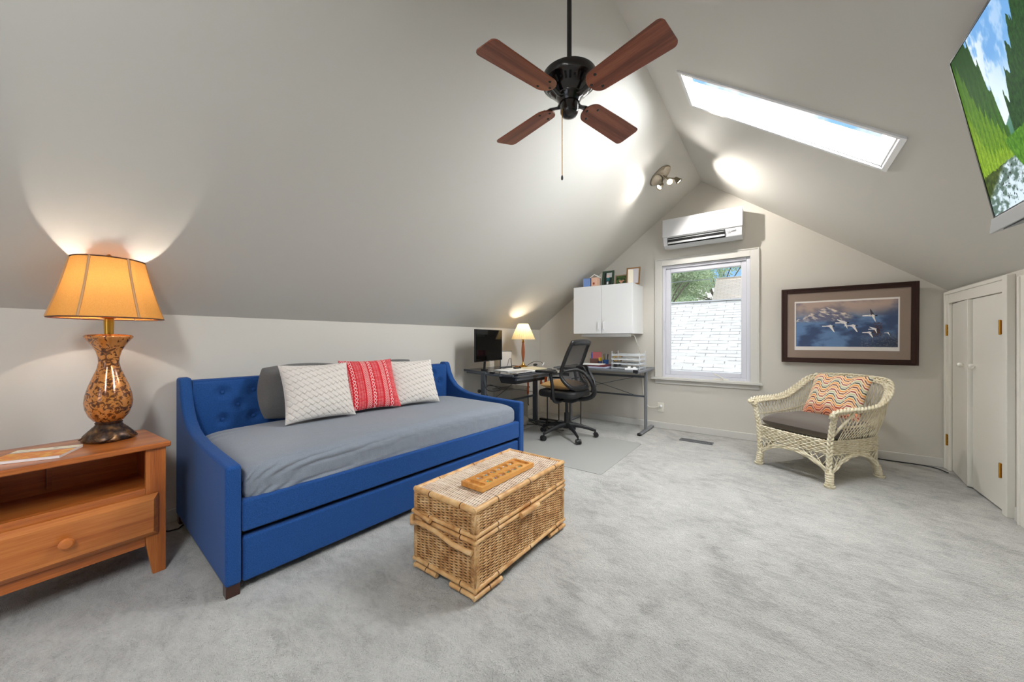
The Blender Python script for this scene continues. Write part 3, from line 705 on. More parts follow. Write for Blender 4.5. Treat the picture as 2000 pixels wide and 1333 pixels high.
# ------------------------------------------------------------------ pillows
def pillow_mesh(w, h, t, nx, ny, disp=None, sag=.075, rc=0):
    mb = MB(); vs = []
    def pt(u, v, sgn):
        a, b = 2*u-1, 2*v-1
        x = w/2*a*(1-sag*(1-b*b)*abs(a)); y = h/2*b*(1-sag*(1-a*a)*abs(b))
        x *= math.sqrt(1-rc*b*b); y *= math.sqrt(1-rc*a*a)
        z = t/2*((1-abs(a)**2.6)*(1-abs(b)**2.6))**.55
        if disp and sgn > 0: z += disp(u, v)*min(1, z/(t*.12))
        return (x, y, sgn*z)
    mb.grid(lambda u, v: pt(u, v, 1), nx, ny); n = len(mb.v)
    mb.grid(lambda u, v: pt(u, v, -1), nx, ny, flip=True)
    return mb
def place(root, bl, br, tl, lift=0):
    bl, br, tl = Vector(bl), Vector(br), Vector(tl); x = (br-bl).normalized(); y = (tl-bl); y = (y-x*y.dot(x)); h = y.length; y.normalize(); z = x.cross(y)
    Mx = Matrix((x, y, z)).transposed().to_4x4(); return Mx, bl+(br-bl)/2+y*h/2+z*lift, (br-bl).length, h
def basket(w, h, cell=.0275):
    def d(u, v):
        x, y = u*w, v*h; p = (x+y)/1.414/cell, (x-y)/1.414/(cell*1.9)
        i = math.floor(p[0]); q1 = p[1]+(.5 if i % 2 else 0)+.18*i; j = math.floor(q1); fx, fy = p[0]-i, q1-j
        e = abs(2*fx-1)
        return .0105*(1-e**8)*(.25+.75*min(fy*1.1, 1)*sm(1, .93, fy))
    return d
def add_pillow(name, label, bl, br, tl, t, mat, nx=40, ny=40, disp=None, cols=None, cat='pillow', wmul=1, hmul=1, partname='cover', roll=0):
    Mx, c, w, h = place(None, bl, br, tl); w *= wmul; h *= hmul
    mb = pillow_mesh(w, h, t, nx, ny, disp(w, h) if disp else None, sag=.0 if name == 'bed_pillow' else .075, rc=.22 if name == 'bed_pillow' else 0); cl = None
    if cols:
        k = [lin(cols(i/nx, j/ny)) for j in range(ny+1) for i in range(nx+1)]; cl = k+k
    o = obj(name, mb, mat, None, cols=cl, ang=180, recalc=False)
    o.matrix_world = Matrix.Translation(c) @ Mx @ Matrix.Rotation(roll, 4, 'Z'); tag(o, label, cat); return o
add_pillow('bed_pillow', 'plump grey-brown bed pillow behind the left woven cushion', (-2.655, .885, .57), (-2.655, 1.46, .57), (-2.70, .885, .935), .17, m_bedpillow, disp=lambda w, h: (lambda u, v: .006*fbm(u*3, v*5, 2)))
add_pillow('bed_pillow', 'dark grey bed pillow behind the red cushion, its corner sticking up', (-2.64, 1.55, .575), (-2.62, 2.10, .58), (-2.69, 1.52, .925), .15, m_bedpillow, disp=lambda w, h: (lambda u, v: .006*fbm(u*3, v*5, 5)), roll=rad(3))
add_pillow('throw_pillow', 'cream basket-weave cushion left of the red cushion on the daybed', (-2.43, .950, .575), (-2.385, 1.385, .575), (-2.585, .955, .935), .13, m_cream, 300, 260, disp=basket)
def redpat(u, v):
    R_, Wt = (.80, .08, .14), (.93, .80, .80)
    x = (u*6.3) % 2.1 if True else 0
    y = v*17
    if x < .62:  # chevrons
        p = (y*1.9+abs(x-.31)*5.2) % 1.0; return Wt if p < .36 and .04 < x < .58 else R_
    if .74 < x < 1.12:  # open triangles
        q_ = (y*.9) % 1.0; xx = (x-.74)/.38; d = abs(xx-.5)*2
        return Wt if abs(d-q_) < .16 or q_ < .08 else R_
    if 1.24 < x < 1.98: # dots
        return mix(R_, Wt, .75) if (y*2.6) % 1 < .45 and ((x-1.24)*9.5) % 1 < .5 else R_
    return R_
add_pillow('throw_pillow', 'red cushion with white chevron and dot stripes, centre of the daybed', (-2.44, 1.35, .58), (-2.375, 1.755, .58), (-2.62, 1.37, .945), .14, m_print, 200, 260, cols=redpat)
add_pillow('throw_pillow', 'cream basket-weave cushion right of the red cushion on the daybed', (-2.415, 1.71, .575), (-2.315, 2.10, .575), (-2.58, 1.745, .925), .13, m_cream, 300, 260, disp=basket)

# ------------------------------------------------------------------ daybed
db = thing('daybed', 'navy blue upholstered daybed with swooping arms, tufted back and trundle', 'daybed', (-1.863, .501, 0), rad(87.65))
DL, DD = 2.085, 1.06
prof = [(0, .05), (DD, .05), (DD, .86), (1.045, .872), (.985, .872), (.965, .862)]
ctrl = [(.95, .83), (.93, .77), (.89, .705), (.83, .65), (.75, .612), (.66, .59), (.5, .575), (.3, .568), (.02, .563), (0, .558)]
prof += ctrl
for s in (0, 1):
    x0 = 0 if s == 0 else DL-.058
    obj('arm', MB().prism(prof, x0, x0+.058, 'x'), m_navy, db, bevel=.014, seg=4, ang=50)
# tufted back
btn = []
for r_, zz in enumerate((.60, .685, .77)):
    for k in range(12): btn.append((.20+k*.165+(.08 if r_ % 2 else 0), zz))
btn = [b for b in btn if b[0] < DL-.12]
def backf(u, v):
    x = .058+(DL-.116)*u; z = .30+.555*v; y = .935+.012*(abs(2*v-1)**6)+(.02 if v > .985 else 0)+.012*(abs(2*u-1)**40)
    for (bx, bz_) in btn:
        d = math.hypot(x-bx, z-bz_)
        if d < .055: y += .022*(1-sm(0, .055, d))
    return (x, y, z)
mb = MB().grid(backf, 260, 70); mb.box(.06, DL-.06, .955, DD, .30, .852)
obj('backrest', mb, m_navy, db, ang=60)
for (bx, bz_) in btn: obj('tufting_button', MB().ball((bx, .949, bz_), .011, 12, 8, (1, .5, 1)), m_navy, db)
obj('front_rail', MB().box(.060, DL-.060, .004, .06, .262, .400), m_navy, db, bevel=.012, seg=4)
trd = obj('trundle_drawer', MB().box(.064, DL-.070, .010, .06, .042, .238), m_navy, db, bevel=.012, seg=4)
obj('slat_base_and_gap_block', MB().box(.06, DL-.06, .062, .95, .30, .34).box(.064, DL-.066, .062, .075, .05, .30), m_blackm, db)  # second box: dark board added behind the rail gap to stop light leaking through
for (x, y) in ((.004, .01), (DL-.056, .01), (.004, DD-.06), (DL-.056, DD-.06)):
    obj('foot', MB().box(x, x+.05, y, y+.05, 0, .052), m_dkwood, db, bevel=.003)
obj('side_runner', MB().box(.012, .03, .065, DD-.065, .028, .052), m_dkwood, db)
# mattress with fitted sheet
def mat_pt(a, b):  # a along length loop, b cross-section param
    # cross-section superellipse in y,z
    t_ = 2*PI*b; cy, cz = .478, .448; ry, rz = .452, .117
    e = .30; c_, s_ = math.cos(t_), math.sin(t_)
    y = cy+ry*(abs(c_)**e)*(1 if c_ > 0 else -1); z = cz+rz*(abs(s_)**(e*1.35))*(1 if s_ > 0 else -1)
    return y, z
mm = MB()
nx, nb_ = 260, 400; x0, x1 = .072, DL-.078
def mpt(u, v):
    y, z = mat_pt(u, v); a = 2*u-1; k = (1-abs(a)**9)**.28 if abs(a) < 1 else 0
    x = x0+(x1-x0)*u; y = .478+(y-.478)*(.93+.07*k); z = .448+(z-.448)*(.30+.70*k)
    fold = 0
    if y < .16:  # front face wrinkles
        w_ = math.exp(-((u-.03)/.26)**2)
        fold = -.011*w_*abs(math.sin((z+.16*math.exp(-u*16)-.12*u)*78+4*fbm(u*5, z*3, 1)))*sm(.33, .38, z)*sm(.565, .5, z)
        fold -= .006*fbm(u*16, z*22, 5)
    zt = .0035*fbm(x*3, y*4, 2) if z > .54 else 0
    # left back corner pleats
    if z > .5 and u < .12: zt += .004*math.sin(y*70+u*40)*sm(.12, .0, u)*sm(.55, .85, y)
    return (x, y+fold, z+zt)
mm.grid(mpt, nx, nb_)
mo = tag(obj('mattress', mm, m_sheet, None, ang=180, merge=True), 'mattress in a fitted blue-grey sheet lying in the daybed', 'mattress')
mo.location = db.location; mo.rotation_euler = db.rotation_euler

# ------------------------------------------------------------------ rattan trunk
tk = thing('rattan_trunk', 'honey rattan storage trunk with bamboo edges in front of the daybed', 'trunk', (-1.205, 1.49, 0), rad(-.4))
TX, TY, TZ0, TZ1, TH_ = .195, .375, .055, .262, .385
def woven(mb, o_, U, V, Nn, Wd, Ht, pitch=.0060, stake=.027, r=.0033, amp=.0030, border=0.0):
    o_, U, V, Nn = Vector(o_), Vector(U), Vector(V), Vector(Nn); rows = int(Ht/pitch); st = int(Wd/stake); stake = Wd/st; n = st*3
    jit = random.random()*9
    for k in range(rows):
        v_ = (k+.5)*Ht/rows; pts = []
        rr = r*(1+.22*mn.noise(Vector((k*1.7, jit, 0))))
        for i in range(n+1):
            u_ = Wd*i/n; ph = PI*u_/stake+(PI if k % 2 else 0)
            pts.append(o_+U*u_+V*(v_+.0007*mn.noise(Vector((u_*30, k*3.1, jit))))+Nn*(amp*math.cos(ph)))
        mb.tube(pts, rr, 5, caps=False)
    return st, stake
def stakes(mb, o_, U, V, Nn, Wd, Ht, st, r=.0032):
    o_, U, V, Nn = Vector(o_), Vector(U), Vector(V), Vector(Nn)
    for k in range(st+1):
        u_ = Wd*(k+.5)/st if k < st else Wd*.999; mb.tube([o_+U*u_, o_+U*u_+V*Ht], r, 5, caps=False)
body = MB(); lidw = MB(); topw = MB()
for (z0, z1, mb) in ((TZ0+.01, TZ1-.006, body), (TZ1+.026, TH_-.01, lidw)):
    for (o_, U, Nn, Wd) in (((-TX, -TY, z0), (1, 0, 0), (0, -1, 0), 2*TX), ((TX, -TY, z0), (0, 1, 0), (1, 0, 0), 2*TY), ((TX, TY, z0), (-1, 0, 0), (0, 1, 0), 2*TX), ((-TX, TY, z0), (0, -1, 0), (-1, 0, 0), 2*TY)):
        st, _s = woven(mb, o_, U, (0, 0, 1), Nn, Wd, z1-z0); stakes(mb, o_, U, (0, 0, 1), Nn, Wd, z1-z0, st)
woven(topw, (-TX+.015, -TY+.015, TH_+.002), (0, 1, 0), (1, 0, 0), (0, 0, 1), 2*TY-.03, 2*TX-.03, pitch=.0066, stake=.030, r=.0038, amp=.0026)
stakes(topw, (-TX+.015, -TY+.015, TH_+.0015), (0, 1, 0), (1, 0, 0), (0, 0, 1), 2*TY-.03, 2*TX-.03, 24)
core = MB().box(-TX+.004, TX-.004, -TY+.004, TY-.004, TZ0, TZ1)
lc = MB().box(-TX+.004, TX-.004, -TY+.004, TY-.004, TZ1+.012, TH_-.003)
bodyo = obj('basket_body', body, m_rattan, tk, smooth=True, ang=180, recalc=False); obj('inner_wall', core, m_core, bodyo)
lido = obj('lid', lidw, m_rattan, tk, smooth=True, ang=180, recalc=False); obj('lid_core', lc, m_core, lido); obj('lid_top_weave', topw, m_rattan_top, lido, ang=180, recalc=False)
def pole(mb, nd, a, b, r, nodes=2):
    a, b = Vector(a), Vector(b); n = 24; pts = []; rs_ = []
    for i in range(n+1):
        t_ = i/n; pts.append(a.lerp(b, t_)); q_ = min(abs(t_-k) for k in [(j+.5)/nodes+.03 for j in range(nodes)]); rs_.append(r*(1+.12*math.exp(-(q_*40)**2)+.02*mn.noise(Vector((t_*8, a.x*9, a.z*9)))))
    mb.tube(pts, rs_, 12)
    for j in range(nodes):
        t_ = (j+.5)/nodes+.03; c_ = a.lerp(b, t_); d = (b-a).normalized()*.0022; nd.append(MB().tube([c_-d, c_+d], r*1.16, 12))
def bamboo(a, b, r, nodes):
    pl = MB(); nd = []; pole(pl, nd, a, b, r, nodes); o = obj('bamboo_pole', pl, m_bamboo, tk, ang=60)
    for q in nd: obj('binding', q, m_node, o, ang=60)
for (z, r, e) in ((TH_, .0125, 0), (TZ1+.016, .0105, .003), (TZ1-.008, .010, .004), (TZ0, .0115, .003)):
    X, Y = TX+e-.004, TY+e-.004
    bamboo((-X-.008, -Y, z), (X+.008, -Y, z), r, 2); bamboo((-X-.008, Y, z), (X+.008, Y, z), r, 2)
    bamboo((X, -Y-.008, z), (X, Y+.008, z), r, 3); bamboo((-X, -Y-.008, z), (-X, Y+.008, z), r, 3)
for (x, y) in ((TX, -TY), (-TX, -TY), (TX, TY), (-TX, TY)):
    for (za, zb, par) in ((TZ0+.012, TZ1-.018, bodyo), (TZ1+.027, TH_-.012, lido)):
        cn = MB()
        for k in range(int((zb-za)/.0063)):
            z = za+k*.0063; sx, sy = (1 if x > 0 else -1), (1 if y > 0 else -1)
            cn.tube([(x-sx*.022, y+sy*.004, z), (x-sx*.004, y+sy*.006, z), (x+sx*.005, y-sy*.003, z), (x+sx*.004, y-sy*.022, z)], .0032, 5)
        cn.tube([(x, y, za), (x, y, zb)], .006, 6)
        obj('corner_wrap', cn, m_rattan, par, ang=180, recalc=False)
for (x0, x1, y0, y1) in ((TX-.02, TX+.012, -TY-.006, -TY+.17), (TX-.02, TX+.012, TY-.15, TY+.006), (-TX-.012, -TX+.02, -TY-.006, -TY+.17), (-TX-.012, -TX+.02, TY-.15, TY+.006)):
    xc = (x0+x1)/2; s = 1 if xc > 0 else -1; ft = MB(); fn_ = []
    pole(ft, fn_, (s*(TX-.004), y0, .023), (s*(TX+.002), y1, .021), .0115, 1)
    yy = -TY+.004 if y0 < 0 else TY-.004
    pole(ft, fn_, (s*(TX-.004), yy, .023), (s*(TX-.15), yy, .023), .0115, 1)
    fo_ = obj('foot', ft, m_bamboo, tk, ang=60); [obj('binding', q_, m_node, fo_) for q_ in fn_]
for s in (-1, 1):   # curved end handles
    yb = s*(TY+.012); hn = MB()
    hn.tube([(-TX-.002, yb+s*.004, TZ1-.002), (-TX+.03, yb+s*.030, TZ1-.016), (-TX+.09, yb+s*.038, TZ1+.006), (-.0, yb+s*.036, TZ1+.002), (.10, yb+s*.024, TZ1-.03), (TX-.004, yb+s*.004, TZ1-.045)], [.011, .011, .010, .010, .011, .012], 10)
    hn.tube([(-TX, yb, TZ1+.025), (-.06, yb+s*.012, TZ1+.014)], .010, 10).tube([(-.12, yb+s*.010, TZ1-.008), (-.03, yb+s*.016, TZ1-.022)], .010, 10)
    obj('side_handle', hn, m_bamboo, tk, ang=60)
obj('lid_catch', MB().tube([(TX+.020, -.075, TZ1-.004), (TX+.022, .075, TZ1-.004)], .0135, 14), m_bamboo, tk)

# mancala board
mc = thing('mancala_board', 'honey wood mancala board with glass stones on the rattan trunk', 'board game', (-1.160, 1.465, .394), rad(-.5))
def board_z(x, y):
    z = .024
    for i in range(6):
        for j in (-1, 1):
            px, py = j*.031, -.125+i*.05; d = math.hypot(x-px, y-py)
            if d < .0205: z = min(z, .024-.013*(1-(d/.0205)**2)**.5-.001)
    for s in (-1, 1):
        dy = y-s*.183; dx = max(0, abs(x)-.040); d = math.hypot(dx, dy)
        if d < .015: z = min(z, .024-.011*(1-(d/.015)**2)**.5-.001)
    return z
bw_, bh_ = .136, .425
bd = MB().grid(lambda u, v: (bw_*(u-.5), bh_*(v-.5), board_z(bw_*(u-.5), bh_*(v-.5))), 110, 300)
n0 = len(bd.v); hx, hy = bw_/2, bh_/2
bd.quad((-hx, -hy, .024), (hx, -hy, .024), (hx, -hy, .002), (-hx, -hy, .002)); bd.quad((hx, -hy, .024), (hx, hy, .024), (hx, hy, .002), (hx, -hy, .002)); bd.quad((hx, hy, .024), (-hx, hy, .024), (-hx, hy, .002), (hx, hy, .002)); bd.quad((-hx, hy, .024), (-hx, -hy, .024), (-hx, -hy, .002), (-hx, hy, .002)); bd.quad((-hx, -hy, .002), (hx, -hy, .002), (hx, hy, .002), (-hx, hy, .002))
obj('board', bd, m_maple, mc, ang=30)
cols_ = [hexc(150, 170, 180), hexc(60, 130, 90), hexc(190, 200, 205), hexc(120, 90, 110), hexc(90, 150, 130), hexc(170, 120, 110)]
gm = [M('glass_stone', c, .05, coat=1) for c in cols_]
names_ = ['nearest the daybed', 'on the open side']
cnt = 0
stone_meshes = []
for k in range(6):
    me_ = MB().ball((0, 0, 0), .0058, 10, 6, (1, 1, .6)); o = obj('glass_stone', me_, gm[k], None); stone_meshes.append(o)
pit = 0
for j in (-1, 1):
    for i in range(6):
        pit += 1
        for q_ in range(3):
            a = q_*2.1+i+j; src = stone_meshes[(i*2+q_*3+(j > 0)+(i*q_)) % 6]; o = src.copy(); COL.objects.link(o)
            Pw = Matrix.Rotation(rad(-.5), 4, 'Z') @ Vector((j*.031+.0085*math.cos(a), -.125+i*.05+.0085*math.sin(a), .0165))
            o.location = Vector((-1.160, 1.465, .394))+Pw
            tag(o, 'small glass stone in a pit of the mancala board', 'game stone', 'glass stones in the mancala board')
for o in stone_meshes: bpy.data.objects.remove(o)

# ------------------------------------------------------------------ wicker armchair
wc = thing('wicker_armchair', 'cream wicker armchair with braided edges below the framed picture', 'armchair', (.262, 3.965, 0), rad(-35))
# local: x right, y back; front at -y
def lerp(a, b, t): return tuple(a[i]+(b[i]-a[i])*t for i in range(len(a)))
def cat(pts, n=8):
    P = [Vector(p) for p in pts]; out = []
    for i in range(len(P)-1):
        p0 = P[max(i-1, 0)]; p1 = P[i]; p2 = P[i+1]; p3 = P[min(i+2, len(P)-1)]
        for k in range(n):
            t = k/n; out.append(.5*((2*p1)+(-p0+p2)*t+(2*p0-5*p1+4*p2-p3)*t*t+(-p0+3*p1-3*p2+p3)*t**3))
    out.append(P[-1]); return out
def braid(mb, path, R, r, turns, nst=3, flat=None):
    P = cat(path, 14) if len(path) < 40 else path; m = len(P)
    # frames
    prev = None; fr_ = []; acc = [0]
    for i in range(m):
        t = (P[min(i+1, m-1)]-P[max(i-1, 0)]).normalized()
        if prev is None: u = t.orthogonal().normalized()
        else: u = (prev-t*prev.dot(t)).normalized()
        prev = u; fr_.append((u, t.cross(u)))
        if i: acc.append(acc[-1]+(P[i]-P[i-1]).length)
    L = acc[-1]
    for s in range(nst):
        pts = []
        n2 = max(m, int(turns*L*10))
        for q in range(n2+1):
            l = L*q/n2; i = 0
            import bisect
            i = min(bisect.bisect_right(acc, l)-1, m-2); f_ = (l-acc[i])/max(1e-6, acc[i+1]-acc[i])
            c = P[i].lerp(P[i+1], f_); u, w = fr_[i]; a = 2*PI*(turns*l+s/nst)
            pts.append(c+u*(R*math.cos(a))+w*(R*math.sin(2*a)*.6 if nst == 3 else R*math.sin(a)))
        mb.tube(pts, r, 6)
    return P
fl_, fr__ = (-.27, -.29), (.27, -.29)
seatz = .345
topL = [(-.315, -.36, .535), (-.318, -.33, .565), (-.325, -.2, .572), (-.335, 0, .575), (-.345, .15, .60), (-.335, .28, .665), (-.30, .37, .735), (-.24, .43, .765), (-.12, .455, .775), (0, .46, .778)]
topR = [(-x, y, z) for (x, y, z) in topL][::-1]
rail = topL+topR[1:]
br_ = MB(); P = braid(br_, rail, .016, .0085, 9); railP = cat(rail, 14)
braid(br_, [(x*.93, y*.94+.004, z-.018) for (x, y, z) in rail], .010, .007, 12)
obj('braided_rim', br_, m_wicker, wc, ang=180, recalc=False)
# seat rim outline
rim = [(-.275, -.30, seatz), (.275, -.30, seatz), (.265, .27, seatz-.02), (-.265, .27, seatz-.02)]
ap = MB()
def edge_pts(a, b, bow, n): 
    a, b = Vector(a), Vector(b); d = (b-a); nrm = Vector((d.y, -d.x, 0)).normalized()
    return [a.lerp(b, i/n)+nrm*bow*math.sin(PI*i/n) for i in range(n+1)]
sides = [(rim[0], rim[1], .03), (rim[1], rim[2], .01), (rim[2], rim[3], .03), (rim[3], rim[0], .01)]
for (a, b, bow) in sides:
    n = 40; base_ = edge_pts(a, b, bow, n); d = (Vector(b)-Vector(a)); nrm = Vector((d.y, -d.x, 0)).normalized()
    for k in range(8):
        z = -.005-k*.0135
        pts = [p+Vector((0, 0, z))+nrm*(.0055*math.cos(PI*i/2+(PI if k % 2 else 0))) for i, p in enumerate(base_)]
        ap.tube(pts, .0062, 6)
    for i in range(1, n, 2): ap.tube([base_[i]+Vector((0, 0, .005)), base_[i]+Vector((0, 0, -.11))], .004, 5)
obj('woven_apron', ap, m_wicker, wc, ang=180, recalc=False)
obj('seat_deck', MB().prism([(-.262, -.29), (.262, -.29), (.25, .262), (-.25, .262)], seatz-.035, seatz-.02, 'z'), m_wicker, wc)
# arch skirts with fanned spokes
sk_ = MB()
for (a, b, bow) in sides:
    n = 28; top_ = edge_pts(a, b, bow, n); a_ = Vector(a); b_ = Vector(b); L = (b_-a_).length
    low = .115 
    def arch(off, zo):
        pts = []
        for i, p in enumerate(top_):
            t = abs(2*i/n-1); z = seatz-.125-(.125)*t**2.2+zo
            pts.append(Vector((p.x, p.y, z+ (a[2]-seatz))))
        return pts
    for (zo, ph) in ((0, 0), (-.011, 1), (.011, 2)):
        pts = arch(0, zo); d = (b_-a_).normalized(); nrm = Vector((d.y, -d.x, 0))
        pts = [p+nrm*(.005*math.cos(i*1.3+ph*2.1)) for i, p in enumerate(pts)]
        sk_.tube(pts, .0075, 6)
    A = arch(0, 0)
    for i in range(1, n):
        t = 2*i/n-1; j = max(0, min(n, int(round(i+ (3 if i % 2 else -3)))))
        if abs(t) > .25: sk_.tube([top_[j]+Vector((0, 0, -.11)), A[i]], .0038, 5)
obj('arched_skirt', sk_, m_wicker, wc, ang=180, recalc=False)
# legs/posts
posts = [((-.272, -.312), (-.264, -.297), (-.31, -.335), .56), ((.272, -.312), (.264, -.297), (.31, -.335), .56), ((.265, .30), (.255, .262), None, .34), ((-.265, .30), (-.255, .262), None, .34)]
for (ft, md, tp, zt) in posts:
    lm = MB(); path = [(ft[0], ft[1], .0), (ft[0]*.985, ft[1]*.985, .05), (md[0], md[1], .13)]
    for k in range(12):
        z = .006+k*.0085; t = z/.13; x = ft[0]+(md[0]-ft[0])*t; y = ft[1]+(md[1]-ft[1])*t; R = .021+(.007 if k < 2 else 0)+(.002 if k % 2 else 0)
        lm.tube([(x+R*math.cos(a), y+R*math.sin(a), z+.0012*math.sin(a*2+k)) for a in [2*PI*q/18 for q in range(18)]], .0055, 6, closed=True)
    lm.tube([(ft[0], ft[1], .004), (md[0], md[1], .14)], .016, 10)
    if tp:
        braid(lm, [(md[0], md[1]-.005, .10), (md[0]*1.01, md[1]-.008, .2), (md[0]*1.05, md[1]-.012, .36), (tp[0], tp[1]+.02, zt)], .013, .0085, 11)
        lm.tube([(md[0], md[1], .12), (md[0]*1.03, md[1], .36), (tp[0], tp[1]+.025, zt)], .013, 8)
        s = -1 if md[0] < 0 else 1
        lm.tube([(md[0]*1.04, md[1]-.008, .36), (tp[0]+s*.012, -.27, .46), (s*.325, -.12 if s > 0 else -.36, .56)], .009, 8)
    else: lm.tube([(md[0], md[1], .12), (md[0], md[1], zt)], .016, 8)
    obj('leg', lm, m_wicker, wc, ang=180, recalc=False)
# lattice sides and back: diagonal rods from seat rim to top rail
lat = MB()
Lr = [railP[i] for i in range(len(railP))]
def rail_at(t): 
    f_ = t*(len(Lr)-1); i = min(int(f_), len(Lr)-2); return Lr[i].lerp(Lr[i+1], f_-i)
rimU = [(-.285, -.24, seatz), (-.28, 0, seatz), (-.27, .24, seatz-.01), (-.2, .285, seatz-.01), (0, .30, seatz-.01), (.2, .285, seatz-.01), (.27, .24, seatz-.01), (.28, 0, seatz), (.285, -.24, seatz)]
rimP = cat(rimU, 10)
def rim_at(t):
    f_ = t*(len(rimP)-1); i = min(int(f_), len(rimP)-2); return rimP[i].lerp(rimP[i+1], f_-i)
nn = 64
for k in range(nn+1):
    t = k/nn
    for sh_ in (-.06, .06):
        t2 = t+sh_
        if t2 < 0 or t2 > 1: continue
        a = rim_at(t); b = rail_at(.07+.86*t2); mid = (a+b)/2+ (Vector(((a+b).x, (a+b).y, 0)).normalized()*.012)
        lat.tube(cat([a, mid, b], 5), .0032, 5)
band = [rim_at(i/60).lerp(rail_at(.07+.86*i/60), .42) for i in range(61)]
for ph in (0, 1): lat.tube([p+Vector((0, 0, .006*math.cos(i*PI/2+ph*PI))) for i, p in enumerate(band)], .0042, 6)
obj('lattice', lat, m_wicker, wc, ang=180, recalc=False)
# seat cushion
def cush(w, d, h, e=.5):
    mb = MB()
    def f_(u, v, s):
        a, b = 2*u-1, 2*v-1; k = ((1-abs(a)**5)*(1-abs(b)**5))**.42 if abs(a) < 1 and abs(b) < 1 else 0
        return (w/2*a, d/2*b, s*h/2*k)
    mb.grid(lambda u, v: f_(u, v, 1), 40, 40); mb.grid(lambda u, v: f_(u, v, -1), 40, 40, flip=True); return mb
cz = Matrix.Rotation(rad(-35), 4, 'Z')
cp = tag(obj('seat_cushion', cush(.535, .55, .14), m_taupe, None, ang=180, recalc=False), 'taupe seat cushion lying in the wicker armchair', 'cushion')
cp.location = Vector((.262, 3.965, 0))+cz @ Vector((0, -.015, seatz+.048)); cp.rotation_euler = (0, 0, rad(-35))
Z = [(.52, .10, .10), (.95, .86, .78), (.90, .62, .30), (.95, .84, .74), (.36, .16, .14), (.93, .80, .66), (.90, .52, .18), (.93, .90, .74), (.16, .18, .24), (.84, .84, .78), (.74, .74, .58), (.95, .90, .80)]
def zig(u, v):
    x = u*3.0; k = int(math.floor(x)); fx = x-k; t = abs(2*fx-1)
    t = max(.2, min(.8, t)); t = t+(.18 if t > .5 else 0); w = v*1.02+.24*t
    i = int((w*38)) % 12
    c = mix(Z[i], (.72, .62, .52), .18)
    if v < .22: c = mix(c, (.78, .20, .08), .3)
    return c
pm = Matrix.Rotation(rad(-35), 4, 'Z'); o0 = Vector((.262, 3.965, 0))
P3 = [o0+pm @ Vector(p) for p in ((-.185, .09, .435), (.235, .10, .435), (-.175, .30, .80))]
add_pillow('throw_pillow', 'cushion with orange, maroon and cream zigzag bands in the wicker armchair', P3[0], P3[1], P3[2], .13, m_print, 260, 330, cols=zig)

# cord by the closet
tag(obj('floor_cable', MB().tube(cat([(.72, 4.66, .006), (.85, 4.655, .006), (1.0, 4.64, .008), (1.08, 4.60, .008), (1.12, 4.50, .008)], 6), .0045, 8), m_black), 'black cable lying along the far baseboard near the closet doors', 'cable')

# ------------------------------------------------------------------ wall cabinet
CX0, CX1, CY0, CZ0, CZ1 = -2.158, -1.389, 4.277, 1.174, 1.782
cb = thing('wall_cabinet', 'white two-door cabinet hung on the far wall left of the window', 'cabinet', (CX0, YF, CZ0))
cw, cd, chh = CX1-CX0, YF-CY0, CZ1-CZ0
obj('carcass', MB().box(0, cw, -cd+.02, -.001, 0, chh), m_white, cb, bevel=.002)
for s in (0, 1):
    x0 = .002 if s == 0 else cw/2+.002; d = obj('cabinet_door', MB().box(x0, x0+cw/2-.004, -cd, -cd+.018, .003, chh-.003), m_white, cb, bevel=.0025)
    hx_ = cw/2-.035 if s == 0 else cw/2+.035
    obj('handle', MB().tube(cat([(hx_, -cd, .05), (hx_, -cd-.022, .058), (hx_, -cd-.026, .10), (hx_, -cd-.022, .142), (hx_, -cd, .15)], 5), .0055, 8), m_white, d)
ul = thing('under_cabinet_light', 'slim white light bar under the wall cabinet', 'light', (-1.77, 4.40, CZ0))
obj('housing', MB().box(-.315, .315, -.04, .04, -.036, -.001), m_white, ul, bevel=.005)
obj('diffuser', MB().box(-.30, .30, -.032, .032, -.040, -.036), m_acryl, ul)
tag(obj('white_cable', MB().tube(cat([(-1.452, 4.40, 1.155), (-1.42, 4.44, 1.15), (-1.405, 4.5, 1.06), (-1.40, 4.62, .93), (-1.41, 4.67, .80), (-1.40, 4.675, .66), (-1.38, 4.68, .45), (-1.36, 4.68, .36), (-1.32, 4.68, .26), (-1.25, 4.68, .255), (-1.19, 4.68, .27)], 6), .005, 8), m_cream_pl), 'cream power cord running from the under-cabinet light down to the outlet', 'cord')

def skintile(k): return (.75, .55, .45)
def bx_item(name, label, cat_, x0, x1, y0, y1, h, mat, z=CZ1, rot=0):
    o = obj(name, MB().box(-(x1-x0)/2, (x1-x0)/2, -(y1-y0)/2, (y1-y0)/2, 0, h), mat, None, bevel=.002)
    o.location = ((x0+x1)/2, (y0+y1)/2, z); o.rotation_euler = (0, 0, rot); return tag(o, label, cat_)
bx_item('tin_box', 'small light blue box, leftmost on top of the wall cabinet', 'box', -2.05, -1.955, 4.34, 4.44, .115, M('blue_card', hexc(120, 150, 205), .6))
hb = thing('house_box', 'peach and white house-shaped box on the cabinet beside the blue box', 'box', (-1.895, 4.38, CZ1))
obj('body', MB().box(-.042, .042, -.04, .04, 0, .115), M('peach_card', hexc(226, 184, 160), .6), hb)
obj('roof', MB().prism([(-.054, .113), (0, .148), (.054, .113), (.054, .121), (0, .157), (-.054, .121)], -.046, .046), m_paper, hb)
obj('heart_emblem', MB().ball((-.008, -.041, .04), .014, 12, 8, (1, .15, 1.1)), M('heart_red', hexc(170, 70, 46), .6), hb)
